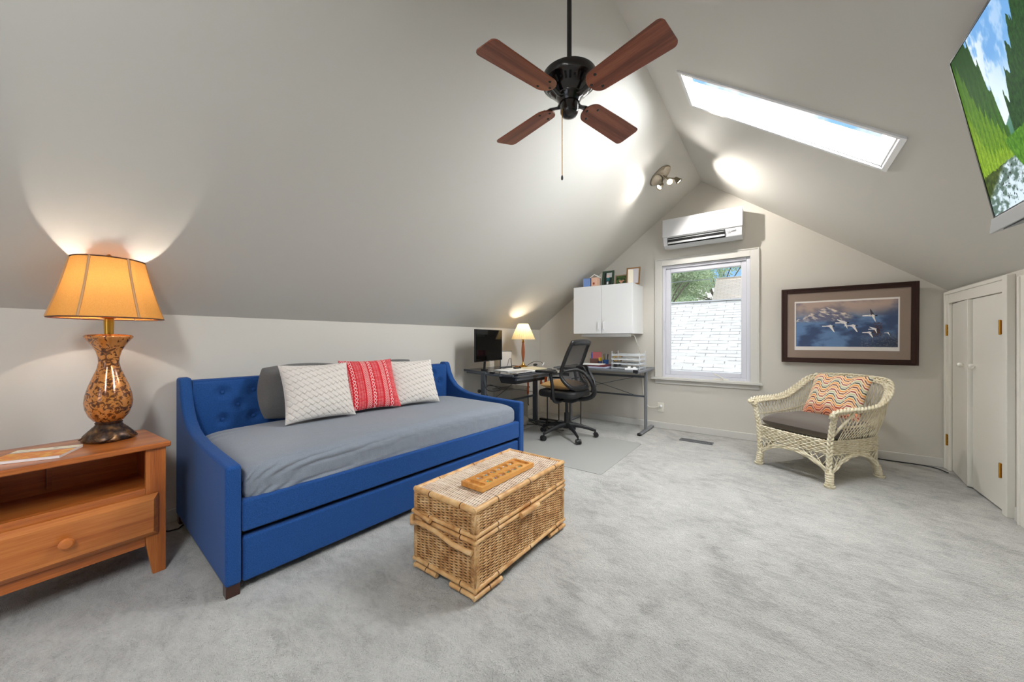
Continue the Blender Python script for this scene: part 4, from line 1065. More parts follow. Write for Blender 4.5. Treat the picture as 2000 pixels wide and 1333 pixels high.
def photo_frame(label, x, y, w, h, fw_, mat, fn, rot=0, tilt=10, z=CZ1):
    t = thing('photo_frame', label, 'picture frame', (x, y, z)); t.rotation_euler = (rad(-tilt), 0, rad(rot))
    fm = MB(); ring(fm, -w/2, w/2, 0, h, fw_, -.008, .008); obj('frame', fm, mat, t, bevel=.002)
    obj('backing', MB().box(-w/2+.004, w/2-.004, .003, .0075, .004, h-.004), m_blackm, t)
    colgrid('photo', w-2*fw_, h-2*fw_, 40, 40, fn, m_photo, t, Matrix.Translation((0, -.002, fw_)))
    obj('easel_back', MB().obox((0, .028+h*.0, h*.30), (1, 0, 0), (0, -.22, 1), (0, 1, .22), w*.12, h*.30, .002), m_blackm, t); return t
def ph1(u, v):
    if math.hypot(u-.5, (v-.70)*1.2) < .16: return (.86, .74, .70)
    if .3 < u < .72 and .3 < v < .58: return (.15, .42, .45)
    if .35 < u < .6 and v < .25: return (.85, .88, .90)
    return (.12, .14, .13) if v < .6 or u < .3 else (.72, .74, .74)
def ph2(u, v):
    for (a, b) in ((.36, .42), (.5, .38), (.62, .46), (.46, .28)):
        if math.hypot(u-a, v-b) < .09: return (.86, .62, .55)
    return mix((.12, .18, .12), (.42, .55, .28), .5+fbm(u*5, v*5, 3)*1.5)
def ph3(u, v):
    if math.hypot(u-.34, v-.72) < .05 or (abs(u-.36-.06*math.sin(v*9)) < .05 and .12 < v < .66): return (.22, .20, .26)
    return (.84, .82, .84)
photo_frame('dark green framed photo standing on the wall cabinet', -1.755, 4.43, .155, .205, .026, M('green_frame', hexc(44, 66, 48), .4), ph1)
photo_frame('tan landscape-format photo frame in the middle right of the cabinet top', -1.60, 4.50, .18, .15, .014, M('tan_frame', hexc(176, 150, 126), .5), ph2, tilt=12)
photo_frame('tall gold-brown frame at the right end of the cabinet top', -1.445, 4.46, .165, .225, .016, M('gold_frame', hexc(150, 110, 66), .35, metal=.4), ph3, tilt=14, rot=6)
bx_item('greeting_card', 'cream card leaning before the gold-brown frame on the cabinet', 'card', -1.46, -1.40, 4.34, 4.344, .165, M('cream_card', hexc(238, 228, 208), .7), rot=.35)

# ------------------------------------------------------------------ desk
dk_ = thing('corner_desk', 'L-shaped grey metal corner desk with dark glass tops', 'desk', (-2.3, 3.9, 0))
ofs = Matrix.Translation((2.3, -3.9, 0))
m_dglass = M('smoked_glass_top', hexc(58, 64, 70), .12, spec=.6)
def dobj(n, mb, mat, **k): return obj(n, mb.xf(ofs), mat, dk_, **k)
# right wing
dobj('glass_top', MB().box(-2.30, -1.25, 4.04, 4.66, .744, .752), m_dglass, bevel=.002)
dobj('top_frame', MB().box(-2.31, -1.24, 4.025, 4.04, .735, .756).box(-2.31, -1.24, 4.66, 4.675, .735, .756).box(-1.25, -1.235, 4.025, 4.675, .735, .756).box(-2.315, -2.30, 4.025, 4.675, .735, .756), m_steel, bevel=.003)
for (x, ) in ((-1.275,), (-2.27,)):
    lg = MB().tube([(x, 4.42, .02), (x, 4.42, .74)], .018, 16).tube([(x, 4.17, .018), (x, 4.73-.05, .018)], .026, 14, flat=.55, flatdir=(0, 0, 1)).bar((x, 4.06, .725), (x, 4.64, .725), .03, .02)
    l_ = dobj('leg', lg, m_steel); obj('end_cap', MB().ball((x, 4.172, .018), .028, 14, 8, (1, .6, .55)).xf(ofs), m_black, l_)
dobj('cross_rail', MB().bar((-2.27, 4.42, .655), (-1.275, 4.42, .655), .016, .026).bar((-2.27, 4.42, .42), (-1.275, 4.42, .42), .016, .02), m_dkgrey)
dobj('brace_rod', MB().tube([(-2.27, 4.44, .645), (-1.40, 4.44, .42)], .0035, 6).tube([(-2.27, 4.44, .42), (-1.40, 4.44, .648)], .0035, 6), m_dkgrey)
dobj('corner_clamp', MB().box(-1.30, -1.245, 4.018, 4.035, .728, .764), m_black, bevel=.004)
# left wing (slightly tilted drafting top)
tl = Matrix.Translation((-2.93, 0, .757)) @ Matrix.Rotation(rad(2.6), 4, 'Y')
dobj('drafting_top', MB().box(0, .69, 3.04, 3.92, -.012, 0).xf(tl), m_dglass, bevel=.004)
dobj('top_frame', MB().box(-.0, .70, 3.025, 3.042, -.018, .003).box(0, .70, 3.92, 3.935, -.018, .003).box(.69, .705, 3.025, 3.935, -.018, .003).xf(tl), m_dkgrey, bevel=.003)
dobj('pencil_ledge', MB().box(.70, .745, 3.10, 3.88, -.03, -.020).box(.742, .748, 3.10, 3.88, -.03, -.010).xf(tl), m_steel, bevel=.002)
dobj('top_clamp', MB().box(.40, .46, 3.01, 3.04, -.012, .012).xf(tl), m_black, bevel=.003); dobj('top_clamp', MB().box(.69, .72, 3.05, 3.10, -.012, .012).xf(tl), m_black, bevel=.003)
for y in (3.02, 4.07):
    x = -2.62
    lg = MB().box(x-.032, x+.032, y-.016, y+.016, .03, .74).tube([(x-.27, y, .018), (x+.27, y, .018)], .028, 14, flat=.55, flatdir=(0, 0, 1)).bar((x-.25, y, .728), (x+.25, y, .715), .03, .02)
    l_ = dobj('leg', lg, m_dkgrey, bevel=.006); obj('end_cap', MB().ball((x+.27, y, .018), .03, 14, 8, (.6, 1, .55)).xf(ofs), m_black, l_)
dobj('height_knob', MB().tube([(-2.66, 2.985, .53), (-2.66, 3.0, .53)], .02, 14), m_black)
dobj('cross_rail', MB().bar((-2.62, 3.03, .36), (-2.62, 4.07, .36), .016, .024), m_dkgrey)
dobj('brace_rod', MB().tube([(-2.64, 3.04, .60), (-2.64, 4.07, .40)], .0035, 6).tube([(-2.64, 3.04, .34), (-2.64, 3.7, .60)], .0035, 6), m_dkgrey)
trm = MB()
trm.prism([(-2.44, .700), (-2.20, .700), (-2.21, .63), (-2.41, .63)], 3.06, 3.64)
dobj('pull_out_tray', trm, m_blackm, bevel=.006)
dobj('tray_rail', MB().box(-2.48, -2.18, 3.05, 3.66, .700, .712).box(-2.215, -2.19, 3.05, 4.0, .665, .69), m_dkgrey, bevel=.003)

# monitor
mp = Vector((-2.648, 3.158, .855)); md_ = Vector((-2.69+2.60, 3.445-2.87, 0)).normalized(); ma = math.atan2(md_.y, md_.x)
mo_ = thing('monitor', 'black computer monitor standing on the left wing of the desk', 'monitor', (mp.x, mp.y, .752), ma)
obj('case', MB().box(-.291, .291, .002, .022, .103, .463).box(-.15, .15, .022, .05, .16, .38), m_black, mo_, bevel=.003)
obj('screen', MB().box(-.285, .285, -.001, .002, .113, .458), m_glassy, mo_)
obj('logo', MB().box(-.012, .012, -.002, .001, .104, .109), m_silver, mo_)
obj('stand', MB().bar((-.02, .06, .0), (-.02, .045, .26), .03, .016, (0, 1, 0)).box(-.05, .01, .03, .09, -.004, .012).bar((-.02, .045, .26), (-.02, .022, .27), .05, .05), m_blackm, mo_, bevel=.003)

# desk lamp
l2 = thing('desk_lamp', 'small lit lamp with cream pleated shade and turned wooden stem on the desk', 'lamp', (-2.63, 3.80, .752))
obj('base', MB().lathe([(.0, 0), (.055, 0), (.055, .008), (.04, .016), (.02, .028), (.012, .05), (.010, .07)], n=32), m_brass, l2)
obj('stem', MB().lathe([(.010, .065), (.013, .09), (.02, .14), (.023, .19), (.02, .25), (.015, .30), (.012, .315)], n=24), M('turned_wood', hexc(134, 70, 30), .3, coat=.4), l2)
obj('neck', MB().lathe([(.014, .312), (.022, .318), (.012, .326), (.012, .345), (.024, .352), (.010, .358), (.010, .42)], n=24), m_brass, l2)
pleat = lambda a, z: 1+.02*math.cos(30*a)
sh = MB().lathe([(.152-.088*i/8, .352+.20*i/8) for i in range(9)], n=180, rf=pleat); sh.f = sh.f[:-2]
obj('lamp_shade', sh, m_shade2, l2, ang=180, recalc=False)
obj('light_bulb', MB().ball((0, 0, .45), .024, 14, 10, (1, 1, 1.2)), M('warm_bulb_small', (1, .85, .6), .3, emit=(1, .78, .5), es=8), l2)
light('desk_lamp_bulb', 'POINT', (-2.63, 3.80, .752+.475), 6, (1, .84, .62), shadow_soft_size=.02)

# small desktop things: local helper
def simple(name, label, cat_, mb, mat, group=None, **k): return tag(obj(name, mb, mat, None, **k), label, cat_, group)
def on_tilt(x): return .757-(x+2.93)*math.tan(rad(2.6))
simple('paper_sheet', 'white papers spread on the near half of the desk left wing', 'paper', MB().box(.28, .60, 3.24, 3.46, .002, .006).box(.30, .66, 3.38, 3.62, .002, .010).xf(tl), m_paper)
kb = thing('keyboard', 'slim white keyboard lying at the front of the desk left wing', 'keyboard', (0, 0, 0)); kb.matrix_world = Matrix(tl)
obj('case', MB().box(.56, .68, 3.13, 3.46, .011, .017), m_white, kb, bevel=.002)
km = MB()
for i in range(16):
    for j in range(5): km.box(.568+j*.022, .586+j*.022, 3.14+i*.0195, 3.156+i*.0195, .017, .020)
obj('keys', km, m_silver, kb)
simple('notebook', 'cream pad lying in front of the small desk lamp', 'notebook', MB().box(.365, .60, 3.62, 3.90, .002, .016).xf(tl), M('cream_pad', hexc(226, 216, 186), .7), bevel=.002)
sp_ = thing('panel_speaker', 'grey-framed flat panel leaning behind the desk lamp', 'panel', (-2.80, 3.66, .752), rad(80))
obj('frame', MB().box(-.10, .10, -.006, .006, 0, .205), m_dkgrey, sp_, bevel=.002); obj('face', MB().box(-.092, .092, -.009, -.006, .008, .197), M('panel_face', hexc(205, 202, 198), .6), sp_)
simple('cable', 'thin dark cable arching over the desk beside the monitor', 'cable', MB().tube(cat([(-2.72, 3.22, .757), (-2.62, 3.38, .757), (-2.62, 3.45, .79), (-2.63, 3.50, .862), (-2.64, 3.55, .866), (-2.66, 3.58, .82), (-2.66, 3.60, .757)], 8), .003, 6), m_black)
simple('coiled_cable', 'dark cable loop lying behind the cream pad on the desk', 'cable', MB().tube(cat([(-2.60, 3.84, .765), (-2.58, 3.92, .80), (-2.56, 4.0, .815), (-2.52, 4.07, .80), (-2.50, 4.09, .757)], 8), .003, 6), m_black)
simple('eyeglasses_case', 'dark spectacle case lying behind the cream pad', 'case', MB().ball((-2.56, 3.98, .772), .02, 16, 8, (1, 2.2, .8)), m_blackm)
simple('remote_control', 'small black remote lying beside the white papers', 'remote', MB().box(.36, .40, 3.50, 3.62, .012, .026).xf(tl), m_black, bevel=.004)
simple('trinket_dish', 'tiny orange and brown trinket dish at the foot of the desk lamp', 'dish', MB().lathe([(0, .001), (.02, .001), (.032, .016), (.028, .016), (0, .006)], (-2.66, 3.70, .752), 20), M('ochre', hexc(190, 120, 60), .5))
simple('white_bottle', 'small white bottle leaning at the far corner of the desk left wing', 'bottle', MB().tube([(-2.50, 4.06, .76), (-2.485, 4.075, .80)], [.010, .006], 10), m_white)

# right wing things
simple('folder_stack', 'lilac and white paper stack under the maroon folder', 'papers', MB().box(-2.02, -1.66, 4.12, 4.38, .753, .772), M('lilac_paper', hexc(196, 198, 220), .7), bevel=.002)
simple('folder', 'maroon folder on the paper stack on the desk', 'folder', MB().box(-2.0, -1.68, 4.14, 4.40, .773, .789), m_maroon, bevel=.002)
simple('paper_pad', 'white paper pad on top of the maroon folder', 'paper', MB().box(-2.02, -1.75, 4.13, 4.35, .790, .799), m_paper)
pc = thing('pen_cup', 'blue cup full of pens in front of the brass clock', 'cup', (-1.79, 4.46, .752))
obj('cup', MB().lathe([(0, 0), (.034, 0), (.038, .09), (.034, .09), (.03, .01), (0, .008)], n=24), m_bluep, pc)
pm_ = [(m_black, .0), (m_blackm, 1.1), (m_black, 2.3), (m_yellow, 3.2), (m_blackm, 4.2), (m_silver, 5.2)]
for (mt, a) in pm_:
    x, y = .014*math.cos(a), .014*math.sin(a)
    o = obj('pen', MB().tube([(0, 0, 0), (x*1.3, y*1.3, .15+.01*math.sin(a*3))], .004, 8), mt, None)
    o.location = (-1.79+x, 4.46+y, .765)
    tag(o, {m_yellow: 'yellow pen in the blue cup on the desk', m_silver: 'silver pen in the blue cup on the desk'}.get(mt, 'black pen standing in the blue cup on the desk'), 'pen', 'black pens in the blue cup' if mt in (m_black, m_blackm) else None)
og = thing('pencil_organizer', 'pink and brown desk organizer behind the paper pad', 'organizer', (-1.95, 4.52, .752))
obj('box', MB().box(-.07, .07, -.04, .04, 0, .10), M('organizer_brown', hexc(120, 84, 76), .6), og, bevel=.003)
obj('pink_card', MB().box(-.06, .065, .02, .026, .08, .185), M('pink_card', hexc(204, 110, 116), .7), og)
obj('highlighter', MB().tube([(-.05, -.02, .10), (-.052, -.02, .16)], .009, 8).tube([(-.05, -.02, .16), (-.05, -.02, .185)], .006, 8), M('blue_marker', hexc(40, 80, 170), .4), og)
yp = thing('marker_holder', 'small holder of yellow markers beside the blue pen cup', 'holder', (-1.86, 4.44, .752))
obj('cup', MB().lathe([(0, 0), (.026, 0), (.028, .075), (.025, .075), (.022, .01), (0, .008)], n=20), M('dark_blue_holder', hexc(50, 52, 88), .5), yp)
for k in range(3): obj('marker', MB().tube([(.01*math.cos(k*2), .01*math.sin(k*2), .05), (.016*math.cos(k*2), .016*math.sin(k*2), .118)], .007, 8), m_yellow, yp)
cl = thing('desk_clock', 'round brass-faced clock with dark rim beside the letter trays', 'clock', (-1.665, 4.54, .752))
ck_ = Matrix.Translation((0, 0, .115)) @ Matrix.Rotation(PI/2, 4, 'X')
obj('rim', MB().tube([(.058*math.cos(a), 0, .115+.058*math.sin(a)) for a in [2*PI*k/40 for k in range(40)]], .0095, 8, closed=True), m_dkwood, cl)
obj('dial', MB().lathe([(0, -.004), (.056, -.004), (.056, .012), (0, .012)], n=36).xf(ck_), M('brass_dial', hexc(206, 170, 104), .4, metal=.3), cl)
hnd = MB().bar((0, -.014, .115), (.012, -.014, .135), .003, .001, (0, 1, 0)).bar((0, -.014, .115), (-.028, -.014, .125), .003, .001, (0, 1, 0))
for k in range(12):
    a = k*PI/6; hnd.bar((.044*math.cos(a), -.0125, .115+.044*math.sin(a)), (.051*math.cos(a), -.0125, .115+.051*math.sin(a)), .003, .001, (0, 1, 0))
obj('hands', hnd, m_black, cl); obj('stand', MB().box(-.045, .045, -.025, .025, 0, .042), m_black, cl, bevel=.004)
lt = thing('letter_tray', 'stack of clear acrylic letter trays on the right end of the desk', 'letter tray', (-1.455, 4.33, .753))
for k in range(4):
    z = .003+k*.050; tm_ = MB().box(-.165, .165, -.12, .125, z, z+.003).box(-.165, .165, -.123, -.12, z, z+.016).box(-.165, -.161, -.12, .125, z, z+.024).box(.161, .165, -.12, .125, z, z+.024).box(-.165, .165, .122, .125, z, z+.024)
    obj('tray', tm_, m_acryl, lt)
for (x, y) in ((-.165, -.10), (.165, -.10), (-.165, .11), (.165, .11)): obj('support_post', MB().tube([(x, y, 0), (x, y, .21)], .006, 8), m_acryl, lt)
for k in range(3): simple('document', ['bottom', 'second', 'third'][k]+' sheaf of papers from below in the clear letter trays', 'papers', MB().box(-1.605, -1.31, 4.225, 4.44, .7595+k*.05, .764+k*.05+.006*(k == 1)), m_paper)
ps = thing('power_strip', 'white power strip at the front right corner of the desk', 'power strip', (-1.345, 4.10, .753), rad(20))
obj('body', MB().box(-.07, .07, -.022, .022, 0, .026), m_white, ps, bevel=.006); obj('plug', MB().box(-.04, -.005, -.014, .014, .026, .044).box(.02, .05, -.014, .014, .026, .04), m_white, ps, bevel=.003)

# corner: printer on a stand with folders
st_ = thing('printer_stand', 'black wire stand in the desk corner carrying the printer', 'stand', (-2.20, 4.10, 0))
wm = MB()
for (x, y) in ((-.16, -.15), (.16, -.15), (-.16, .15), (.16, .15)): wm.tube([(x, y, 0), (x, y, .56)], .007, 8)
for z in (.40, .56):
    for k in range(7): wm.tube([(-.16+k*.0533, -.15, z), (-.16+k*.0533, .15, z)], .003, 6)
    wm.tube([(-.16, -.15, z), (.16, -.15, z)], .005, 6).tube([(-.16, .15, z), (.16, .15, z)], .005, 6)
obj('wire_frame', wm, m_blackm, st_)
pr_ = thing('printer', 'white printer on the black stand behind the office chair', 'printer', (-2.20, 4.10, .566))
obj('body', MB().box(-.155, .155, -.14, .14, 0, .135), m_white, pr_, bevel=.012, seg=3)
obj('control_panel', MB().box(.05, .14, -.143, -.14, .09, .125), m_dkgrey, pr_)
obj('output_slot', MB().box(-.12, .03, -.142, -.139, .05, .07), m_black, pr_); obj('side_vent', MB().box(.154, .1565, -.10, .10, .045, .06), m_black, pr_)
fc = [hexc(70, 84, 130), hexc(222, 224, 226), hexc(120, 150, 160), hexc(200, 206, 214), hexc(60, 70, 100), hexc(230, 230, 228), hexc(150, 170, 190), hexc(235, 235, 235)]
fnm = ['navy', 'off-white', 'teal grey', 'pale grey', 'dark indigo', 'warm white', 'light steel blue', 'bright white']
for k in range(8):
    simple('file_folder', fnm[k]+' file folder upright on the shelf below the printer', 'folder', MB().box(-2.34+k*.036, -2.34+k*.036+.018, 3.97, 4.22, .404, .52+.008*(k % 3)), M('folder_card', fc[k], .7))
# orange things near the left wing leg
oc = thing('clamp_tool', 'orange hand clamp with black jaws hanging by the desk leg', 'clamp', (-2.50, 4.02, .55))
obj('handle', MB().tube([(0, 0, -.03), (.01, 0, .06)], .012, 8).tube([(.07, 0, -.02), (.08, 0, .075)], .018, 8).bar((0, 0, -.02), (.07, 0, -.02), .012, .02), m_orange, oc); obj('jaw', MB().box(-.02, .04, -.01, .01, .045, .085), m_black, oc)
ot = thing('duster', 'orange-handled duster hanging under the desk left wing', 'duster', (-2.64, 3.93, .39))
obj('handle', MB().tube([(0, 0, 0), (0, 0, .05)], .014, 10).tube([(0, 0, .052), (0, 0, .15)], .011, 10).tube([(0, 0, .15), (0, 0, .33)], .004, 6), m_orange, ot); obj('strap', MB().tube([(0, 0, 0), (.004, 0, -.10), (-.004, .01, -.13), (.012, 0, -.15)], .005, 6), m_black, ot)
# plastic storage under left wing
cb_ = thing('storage_bin', 'tall clear plastic bin under the left wing of the desk', 'bin', (-2.80, 3.78, 0))
def roundrect(w, d, r, n=6):
    out = []
    for (cx, cy, s0) in ((w/2-r, -d/2+r, -PI/2), (w/2-r, d/2-r, 0), (-w/2+r, d/2-r, PI/2), (-w/2+r, -d/2+r, PI)):
        for q in range(n+1): a = s0+PI/2*q/n; out.append((cx+r*math.cos(a), cy+r*math.sin(a)))
    return out
ob = MB(); rr0 = roundrect(.24, .44, .05); rr1 = roundrect(.27, .48, .05); n = len(rr0)
for k, rr in enumerate((rr0, rr1, roundrect(.29, .5, .05), roundrect(.29, .5, .05))):
    z = (.004, .46, .46, .475)[k]
    ob.v += [(x, y, z) for (x, y) in rr]
for k in range(3):
    for i in range(n): j = (i+1) % n; ob.f.append((k*n+i, k*n+j, (k+1)*n+j, (k+1)*n+i))
ob.f.append(tuple(range(n)))
obj('shell', ob, m_bag, cb_, recalc=False)
obj('contents', MB().box(-.10, .10, -.2, .2, .01, .20), M('bin_contents', hexc(170, 160, 146), .9), cb_, bevel=.03, seg=3)
simple('plastic_bag', 'crumpled clear plastic bag on the carpet under the desk', 'bag', (lambda m_: m_)(MB().grid(lambda u, v: (-2.62+.11*math.sin(PI*v)*math.cos(2*PI*u)*(1+.3*fbm(u*5, v*5, 1)), 3.72+.11*math.sin(PI*v)*math.sin(2*PI*u)*(1+.3*fbm(u*5+9, v*5, 2)), .08+.075*math.cos(PI*v)*(1+.3*fbm(u*4, v*6, 3))), 30, 20)), m_bag)
# cables & adapters on floor
simple('power_adapter', 'black power adapter among cables under the desk', 'adapter', MB().box(-2.42, -2.30, 4.0, 4.08, .002, .05), m_black, bevel=.008)
simple('plug_adapter', 'white plug adapter beside the black power adapter', 'adapter', MB().box(-2.27, -2.225, 4.05, 4.09, .012, .06), m_white, bevel=.008)
simple('floor_power_strip', 'black power strip on the carpet under the desk corner', 'power strip', MB().box(-2.62, -2.28, 4.17, 4.22, .002, .035), m_black, bevel=.006)
for k in range(4):
    pts = [(-2.62+.13*i+.05*math.sin(i*1.7+k*2), 3.86+.05*k+.10*math.sin(i*1.1+k*1.3), .006+.006*k) for i in range(5)]
    simple('floor_cable', ['nearest', 'second nearest', 'third nearest', 'farthest'][k]+' of the black cables tangled on the floor under the desk', 'cable', MB().tube(cat(pts, 8), .004, 6), m_black)
simple('hanging_cable', 'thin black cable drooping below the monitor end of the desk', 'cable', MB().tube(cat([(-2.66, 3.03, .73), (-2.60, 3.00, .62), (-2.52, 2.98, .55), (-2.40, 3.04, .56), (-2.56, 3.05, .60), (-2.62, 3.06, .5), (-2.50, 3.2, .30)], 8), .0035, 6), m_black)

# chair mat
cmm = tag(obj('chair_mat', MB().prism([(x-1.83, y+3.33) for (x, y) in roundrect(1.35, 1.10, .04)], .0012, .0045, 'z'), m_mat, None), 'clear plastic chair mat under the office chair', 'chair mat')

# ------------------------------------------------------------------ office chair
oc_ = thing('office_chair', 'black mesh-back swivel office chair at the corner desk', 'office chair', (-1.927, 3.651, .0045), rad(180))
for k in range(5):
    a = rad(247.5+72*k-180); R = .318
    am = MB().tube(cat([(0.03, 0, .135), (.12, 0, .128), (.22, 0, .105), (R-.01, 0, .075)], 5), [.030-.0010*i for i in range(16)], 10, flat=.8, flatdir=(0, 1, 0))
    am.tube([(R, 0, .085), (R, 0, .045)], .009, 8)
    lo = obj('base_arm', am.xf(Matrix.Rotation(a, 4, 'Z')), m_blackm, oc_, ang=60)
    cs_ = MB()
    for s in (-1, 1): cs_.tube([(R+.008, s*.006, .0275), (R+.008, s*.026, .0275)], .027, 18)
    cs_.ball((R+.006, 0, .034), .026, 12, 8, (1, .8, 1))
    obj('caster', cs_.xf(Matrix.Rotation(a, 4, 'Z')), m_black, lo, ang=50)
obj('gas_column', MB().lathe([(.045, .10), (.04, .15), (.028, .165), (.028, .27), (.017, .27), (.017, .41)], n=24), m_black, oc_)
obj('mechanism', MB().prism([(-.10, .395), (.16, .405), (.19, .45), (-.16, .455), (-.17, .42)], -.085, .085), m_blackm, oc_, bevel=.012)
sd = MB().prism([(x+.03, y) for (x, y) in roundrect(.48, .47, .10, 8)], .462, .535, 'z'); obj('seat', sd, m_blackm, oc_, bevel=.025, seg=4)
# mesh back: S-curve profile
bp = [(-.205, .56), (-.15, .60), (-.095, .66), (-.072, .72), (-.085, .79), (-.12, .88), (-.16, .98), (-.20, 1.065)]
bc = cat([(x, 0, z) for (x, z) in bp], 6)
def bwid(t): return .19+.04*sm(0, .35, t)-.015*sm(.7, 1, t)-.05*sm(.12, 0, t)
def bk_(t): f_ = t*(len(bc)-1); i = min(int(f_), len(bc)-2); return bc[i].lerp(bc[i+1], f_-i)
g = MB().grid(lambda u, v: (bk_(.03+.94*v).x+.035*(1-abs(2*u-1)**2)*-1+.02, (2*u-1)*(bwid(.03+.94*v)-.005), bk_(.03+.94*v).z), 20, 40)
obj('back_mesh', g, m_mesh, oc_, recalc=False, ang=180)
loop = []
for i in range(21): t = i/20; p = bk_(t); loop.append((p.x+.02, -bwid(t), p.z))
for i in range(1, 12): u = i/12; p = bk_(1.0); loop.append((p.x+.02-.03*math.sin(PI*u), -bwid(1)+2*bwid(1)*u, p.z+.01*math.sin(PI*u)))
for i in range(21): t = 1-i/20; p = bk_(t); loop.append((p.x+.02, bwid(t), p.z))
for i in range(1, 8): u = i/8; p = bk_(0); loop.append((p.x+.02-.02*math.sin(PI*u), bwid(0)-2*bwid(0)*u, p.z))
obj('back_frame', MB().tube(loop, .025, 8, closed=True, flat=.7, flatdir=(1, 0, 0)), m_black, oc_, ang=60)
obj('headrest_rail', MB().tube([(-.19, -.2, 1.05), (-.215, -.1, 1.055), (-.222, 0, 1.056), (-.215, .1, 1.055), (-.19, .2, 1.05)], .02, 8, flat=.5, flatdir=(1, 0, 0)), m_black, oc_, ang=60)
spn = MB()
spn.tube(cat([(-.12, 0, .43), (-.22, 0, .445), (-.30, 0, .475), (-.335, 0, .53), (-.315, 0, .60)], 6), .024, 10)
for s in (-1, 1):
    spn.tube(cat([(-.315, s*.008, .53), (-.325, s*.03, .60), (-.29, s*.05, .68), (-.235, s*.07, .745), (-.17, s*.13, .775), (-.075, s*.215, .755)], 8), .0175, 8)
    spn.tube(cat([(-.30, s*.035, .66), (-.26, s*.04, .73), (-.225, s*.05, .80), (-.15, s*.06, .80)], 8), .011, 8)
obj('back_support', spn, m_black, oc_, ang=60)
for s in (-1, 1):
    yy = s*.285
    ar = MB().tube(cat([(.0, s*.10, .425), (-.0, s*.22, .42), (.01, yy, .46), (.02, yy, .58), (.04, yy, .70), (.05, yy, .735)], 6), [.019]*20+[.017]*11, 10)
    a_o = obj('armrest', ar, m_black, oc_, ang=60)
    obj('arm_pad', MB().prism([(x+.10, y+yy) for (x, y) in roundrect(.27, .085, .04, 6)], .738, .762, 'z'), m_black, a_o, bevel=.01, seg=3)
tc_ = tag(obj('chair_cushion', pillow_mesh(.40, .38, .115, 36, 36), m_tan, None, ang=180, recalc=False), 'tan cushion on the seat of the black office chair', 'cushion')
tc_.location = (-1.975, 3.65, .59)

# ------------------------------------------------------------------ outside
m_sh = M('pale_shingles', hexc(205, 206, 204), .9)
def shingle(m, c1, c2, c3, row=.14, wid=.42):
    v = coords(m); b = N(m, 'ShaderNodeTexBrick'); b.inputs['Scale'].default_value = 1.0; b.inputs['Brick Width'].default_value = wid; b.inputs['Row Height'].default_value = row
    b.inputs['Mortar Size'].default_value = .012; b.inputs['Mortar Smooth'].default_value = .2; b.inputs['Bias'].default_value = -.35
    b.inputs['Color1'].default_value = (*c1, 1); b.inputs['Color2'].default_value = (*c2, 1); b.inputs['Mortar'].default_value = (*c3, 1); Lk(m, v, b.inputs['Vector'])
    Lk(m, b.outputs['Color'], bsdf(m).inputs['Base Color'])
shingle(m_sh, hexc(232, 230, 222), hexc(214, 212, 205), hexc(206, 206, 202))
_b = [n for n in m_sh.node_tree.nodes if n.type == 'TEX_BRICK'][0]; _b.inputs['Mortar Size'].default_value = .012; _b.inputs['Bias'].default_value = 0
Lk(m_sh, ramp(m_sh, noise(m_sh, coords(m_sh, (1.6, 9, 1)), 1.6, 2), [(.44, hexc(214, 212, 205)), (.54, hexc(150, 150, 147))]), _b.inputs['Mortar'])
m_sh2 = M('tan_shingles', hexc(200, 176, 150), .9); shingle(m_sh2, hexc(255, 236, 212), hexc(246, 224, 200), hexc(226, 204, 184), .12, .3)
def roof(name, label, cat_, x0, x1, y0, z0, y1, z1, mat, wallm):
    t = thing(name, label, cat_, (0, 0, 0)); ang = math.atan2(z1-z0, y1-y0); L = math.hypot(y1-y0, z1-z0)
    # slabs built flat then tilted so shingle courses follow the slope
    r = obj('roof', MB().box(0, x1-x0, 0, L, -.1, 0), mat, t); r.location = (x0, y0, z0); r.rotation_euler = (ang, 0, 0)
    r2 = obj('back_slope', MB().box(0, x1-x0, 0, L, -.1, 0), mat, t); r2.location = (x1, 2*y1-y0, z0); r2.rotation_euler = (ang, 0, PI)
    obj('ridge_cap', MB().box(x0, x1, y1-.10, y1+.10, z1-.01, z1+.02), M('ridge_shingle', hexc(232, 228, 220), .9), t)
    obj('house_wall', MB().prism([(y0+.2, -4), (2*y1-y0-.2, -4), (2*y1-y0-.2, z0), (y1, z1-.14), (y0+.2, z0)], x0+.2, x1-.2, 'x'), wallm, t)
    return t
m_siding = M('pale_siding', hexc(210, 208, 200), .8)
roof('neighbour_house', 'neighbouring house with pale grey shingle roof filling the window view', 'house', -14, 3.5, 7.4, -.75, 12.0, 2.24, m_sh, m_siding)
roof('far_house', 'farther house with a tan shingle roof right of the tree', 'house', -2.55, 6, 18, 1.6, 21, 4.22, m_sh2, m_siding)
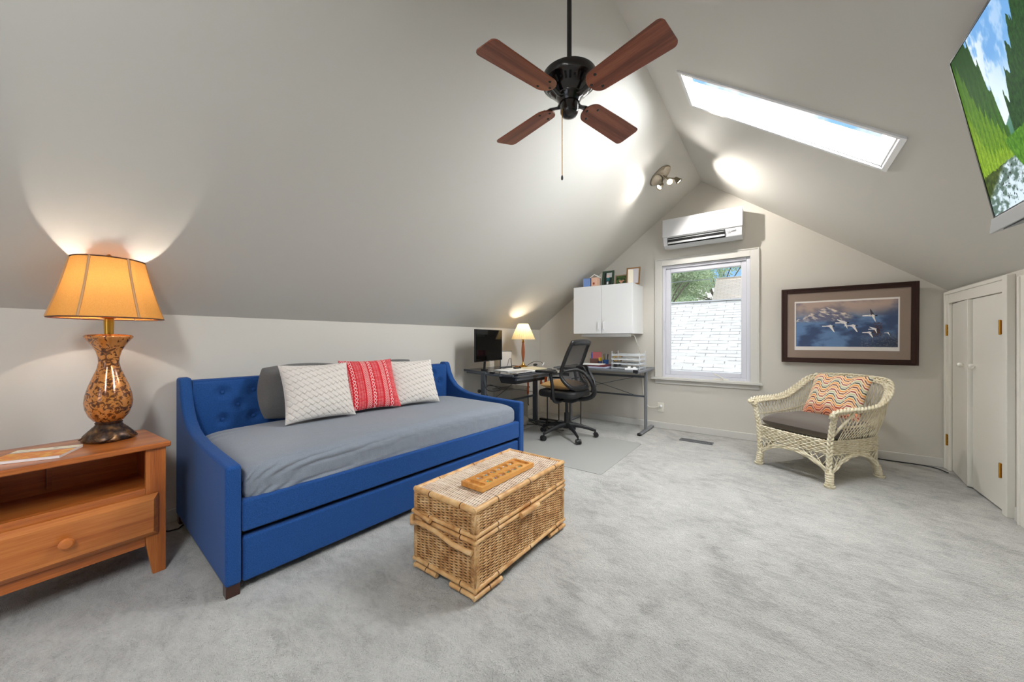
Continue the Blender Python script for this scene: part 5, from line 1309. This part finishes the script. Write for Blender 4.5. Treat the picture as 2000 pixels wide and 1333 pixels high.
tag(obj('neighbourhood_lawn', MB().box(-40, 30, 5.2, 60, -4.2, -4), M('lawn', hexc(90, 120, 60), .9)), 'grass ground outside around the houses', 'ground'); bpy.data.objects['neighbourhood_lawn']['kind'] = 'structure'
m_leaf = M('leaf_green', hexc(110, 140, 84), .6); v = coords(m_leaf); Lk(m_leaf, ramp(m_leaf, noise(m_leaf, v, 1.2, 3), [(.35, hexc(152, 182, 120)), (.65, hexc(214, 228, 184))]), bsdf(m_leaf).inputs['Base Color'])
def tree(label, cx, cy, cz, R, nleaf, seed):
    rn = random.Random(seed); t = thing('leafy_tree', label, 'tree', (cx, cy, -4))
    lf = MB(); cl_ = [(rn.uniform(-R, R), rn.uniform(-R*.6, R*.6), rn.uniform(-R*.9, R*.9), rn.uniform(.24, .44)*R) for _ in range(22)]
    for k in range(nleaf):
        c_ = cl_[k % 22]; d = Vector((rn.gauss(0, 1), rn.gauss(0, 1), rn.gauss(0, 1))).normalized()*c_[3]*rn.uniform(.55, 1.0)
        p = Vector((c_[0], c_[1], c_[2]+cz+4))+d; a = Vector((rn.gauss(0, 1), rn.gauss(0, 1), rn.gauss(0, 1))).normalized()*.055; b = a.orthogonal().normalized()*.04
        lf.quad(p-a, p-b, p+a, p+b)
    obj('foliage', lf, m_leaf, t, smooth=False, recalc=False)
    tk_ = MB().tube([(0, 0, 0), (.1, 0, 3), (.0, 0, cz+4-R*.3)], [.22, .16, .07], 10)
    for c_ in cl_[:12]: tk_.tube([(.05, 0, cz+2.5), (c_[0]*.6, c_[1]*.6, c_[2]*.6+cz+3.6), (c_[0], c_[1], c_[2]+cz+4)], [.05, .03, .015], 6)
    obj('trunk', tk_, M('bark', hexc(96, 84, 70), .9), t); return t
tree('broad leafy tree standing behind the pale roof left of the tan roof', -4.75, 19.4, 3.8, 1.75, 20000, 3)
tree('taller tree crown rising behind the ridge of the tan roof', -3.2, 26.5, 5.0, 2.4, 22000, 5)
tree('low tree at the left edge of the window view', -8.6, 22.5, 3.2, 1.7, 8000, 8)
tag(obj('overhead_wire', MB().tube([(-9, 15.2, 3.36), (-2, 15.2, 3.36)], .012, 6), m_steel), 'thin overhead wire crossing in front of the tree', 'wire')
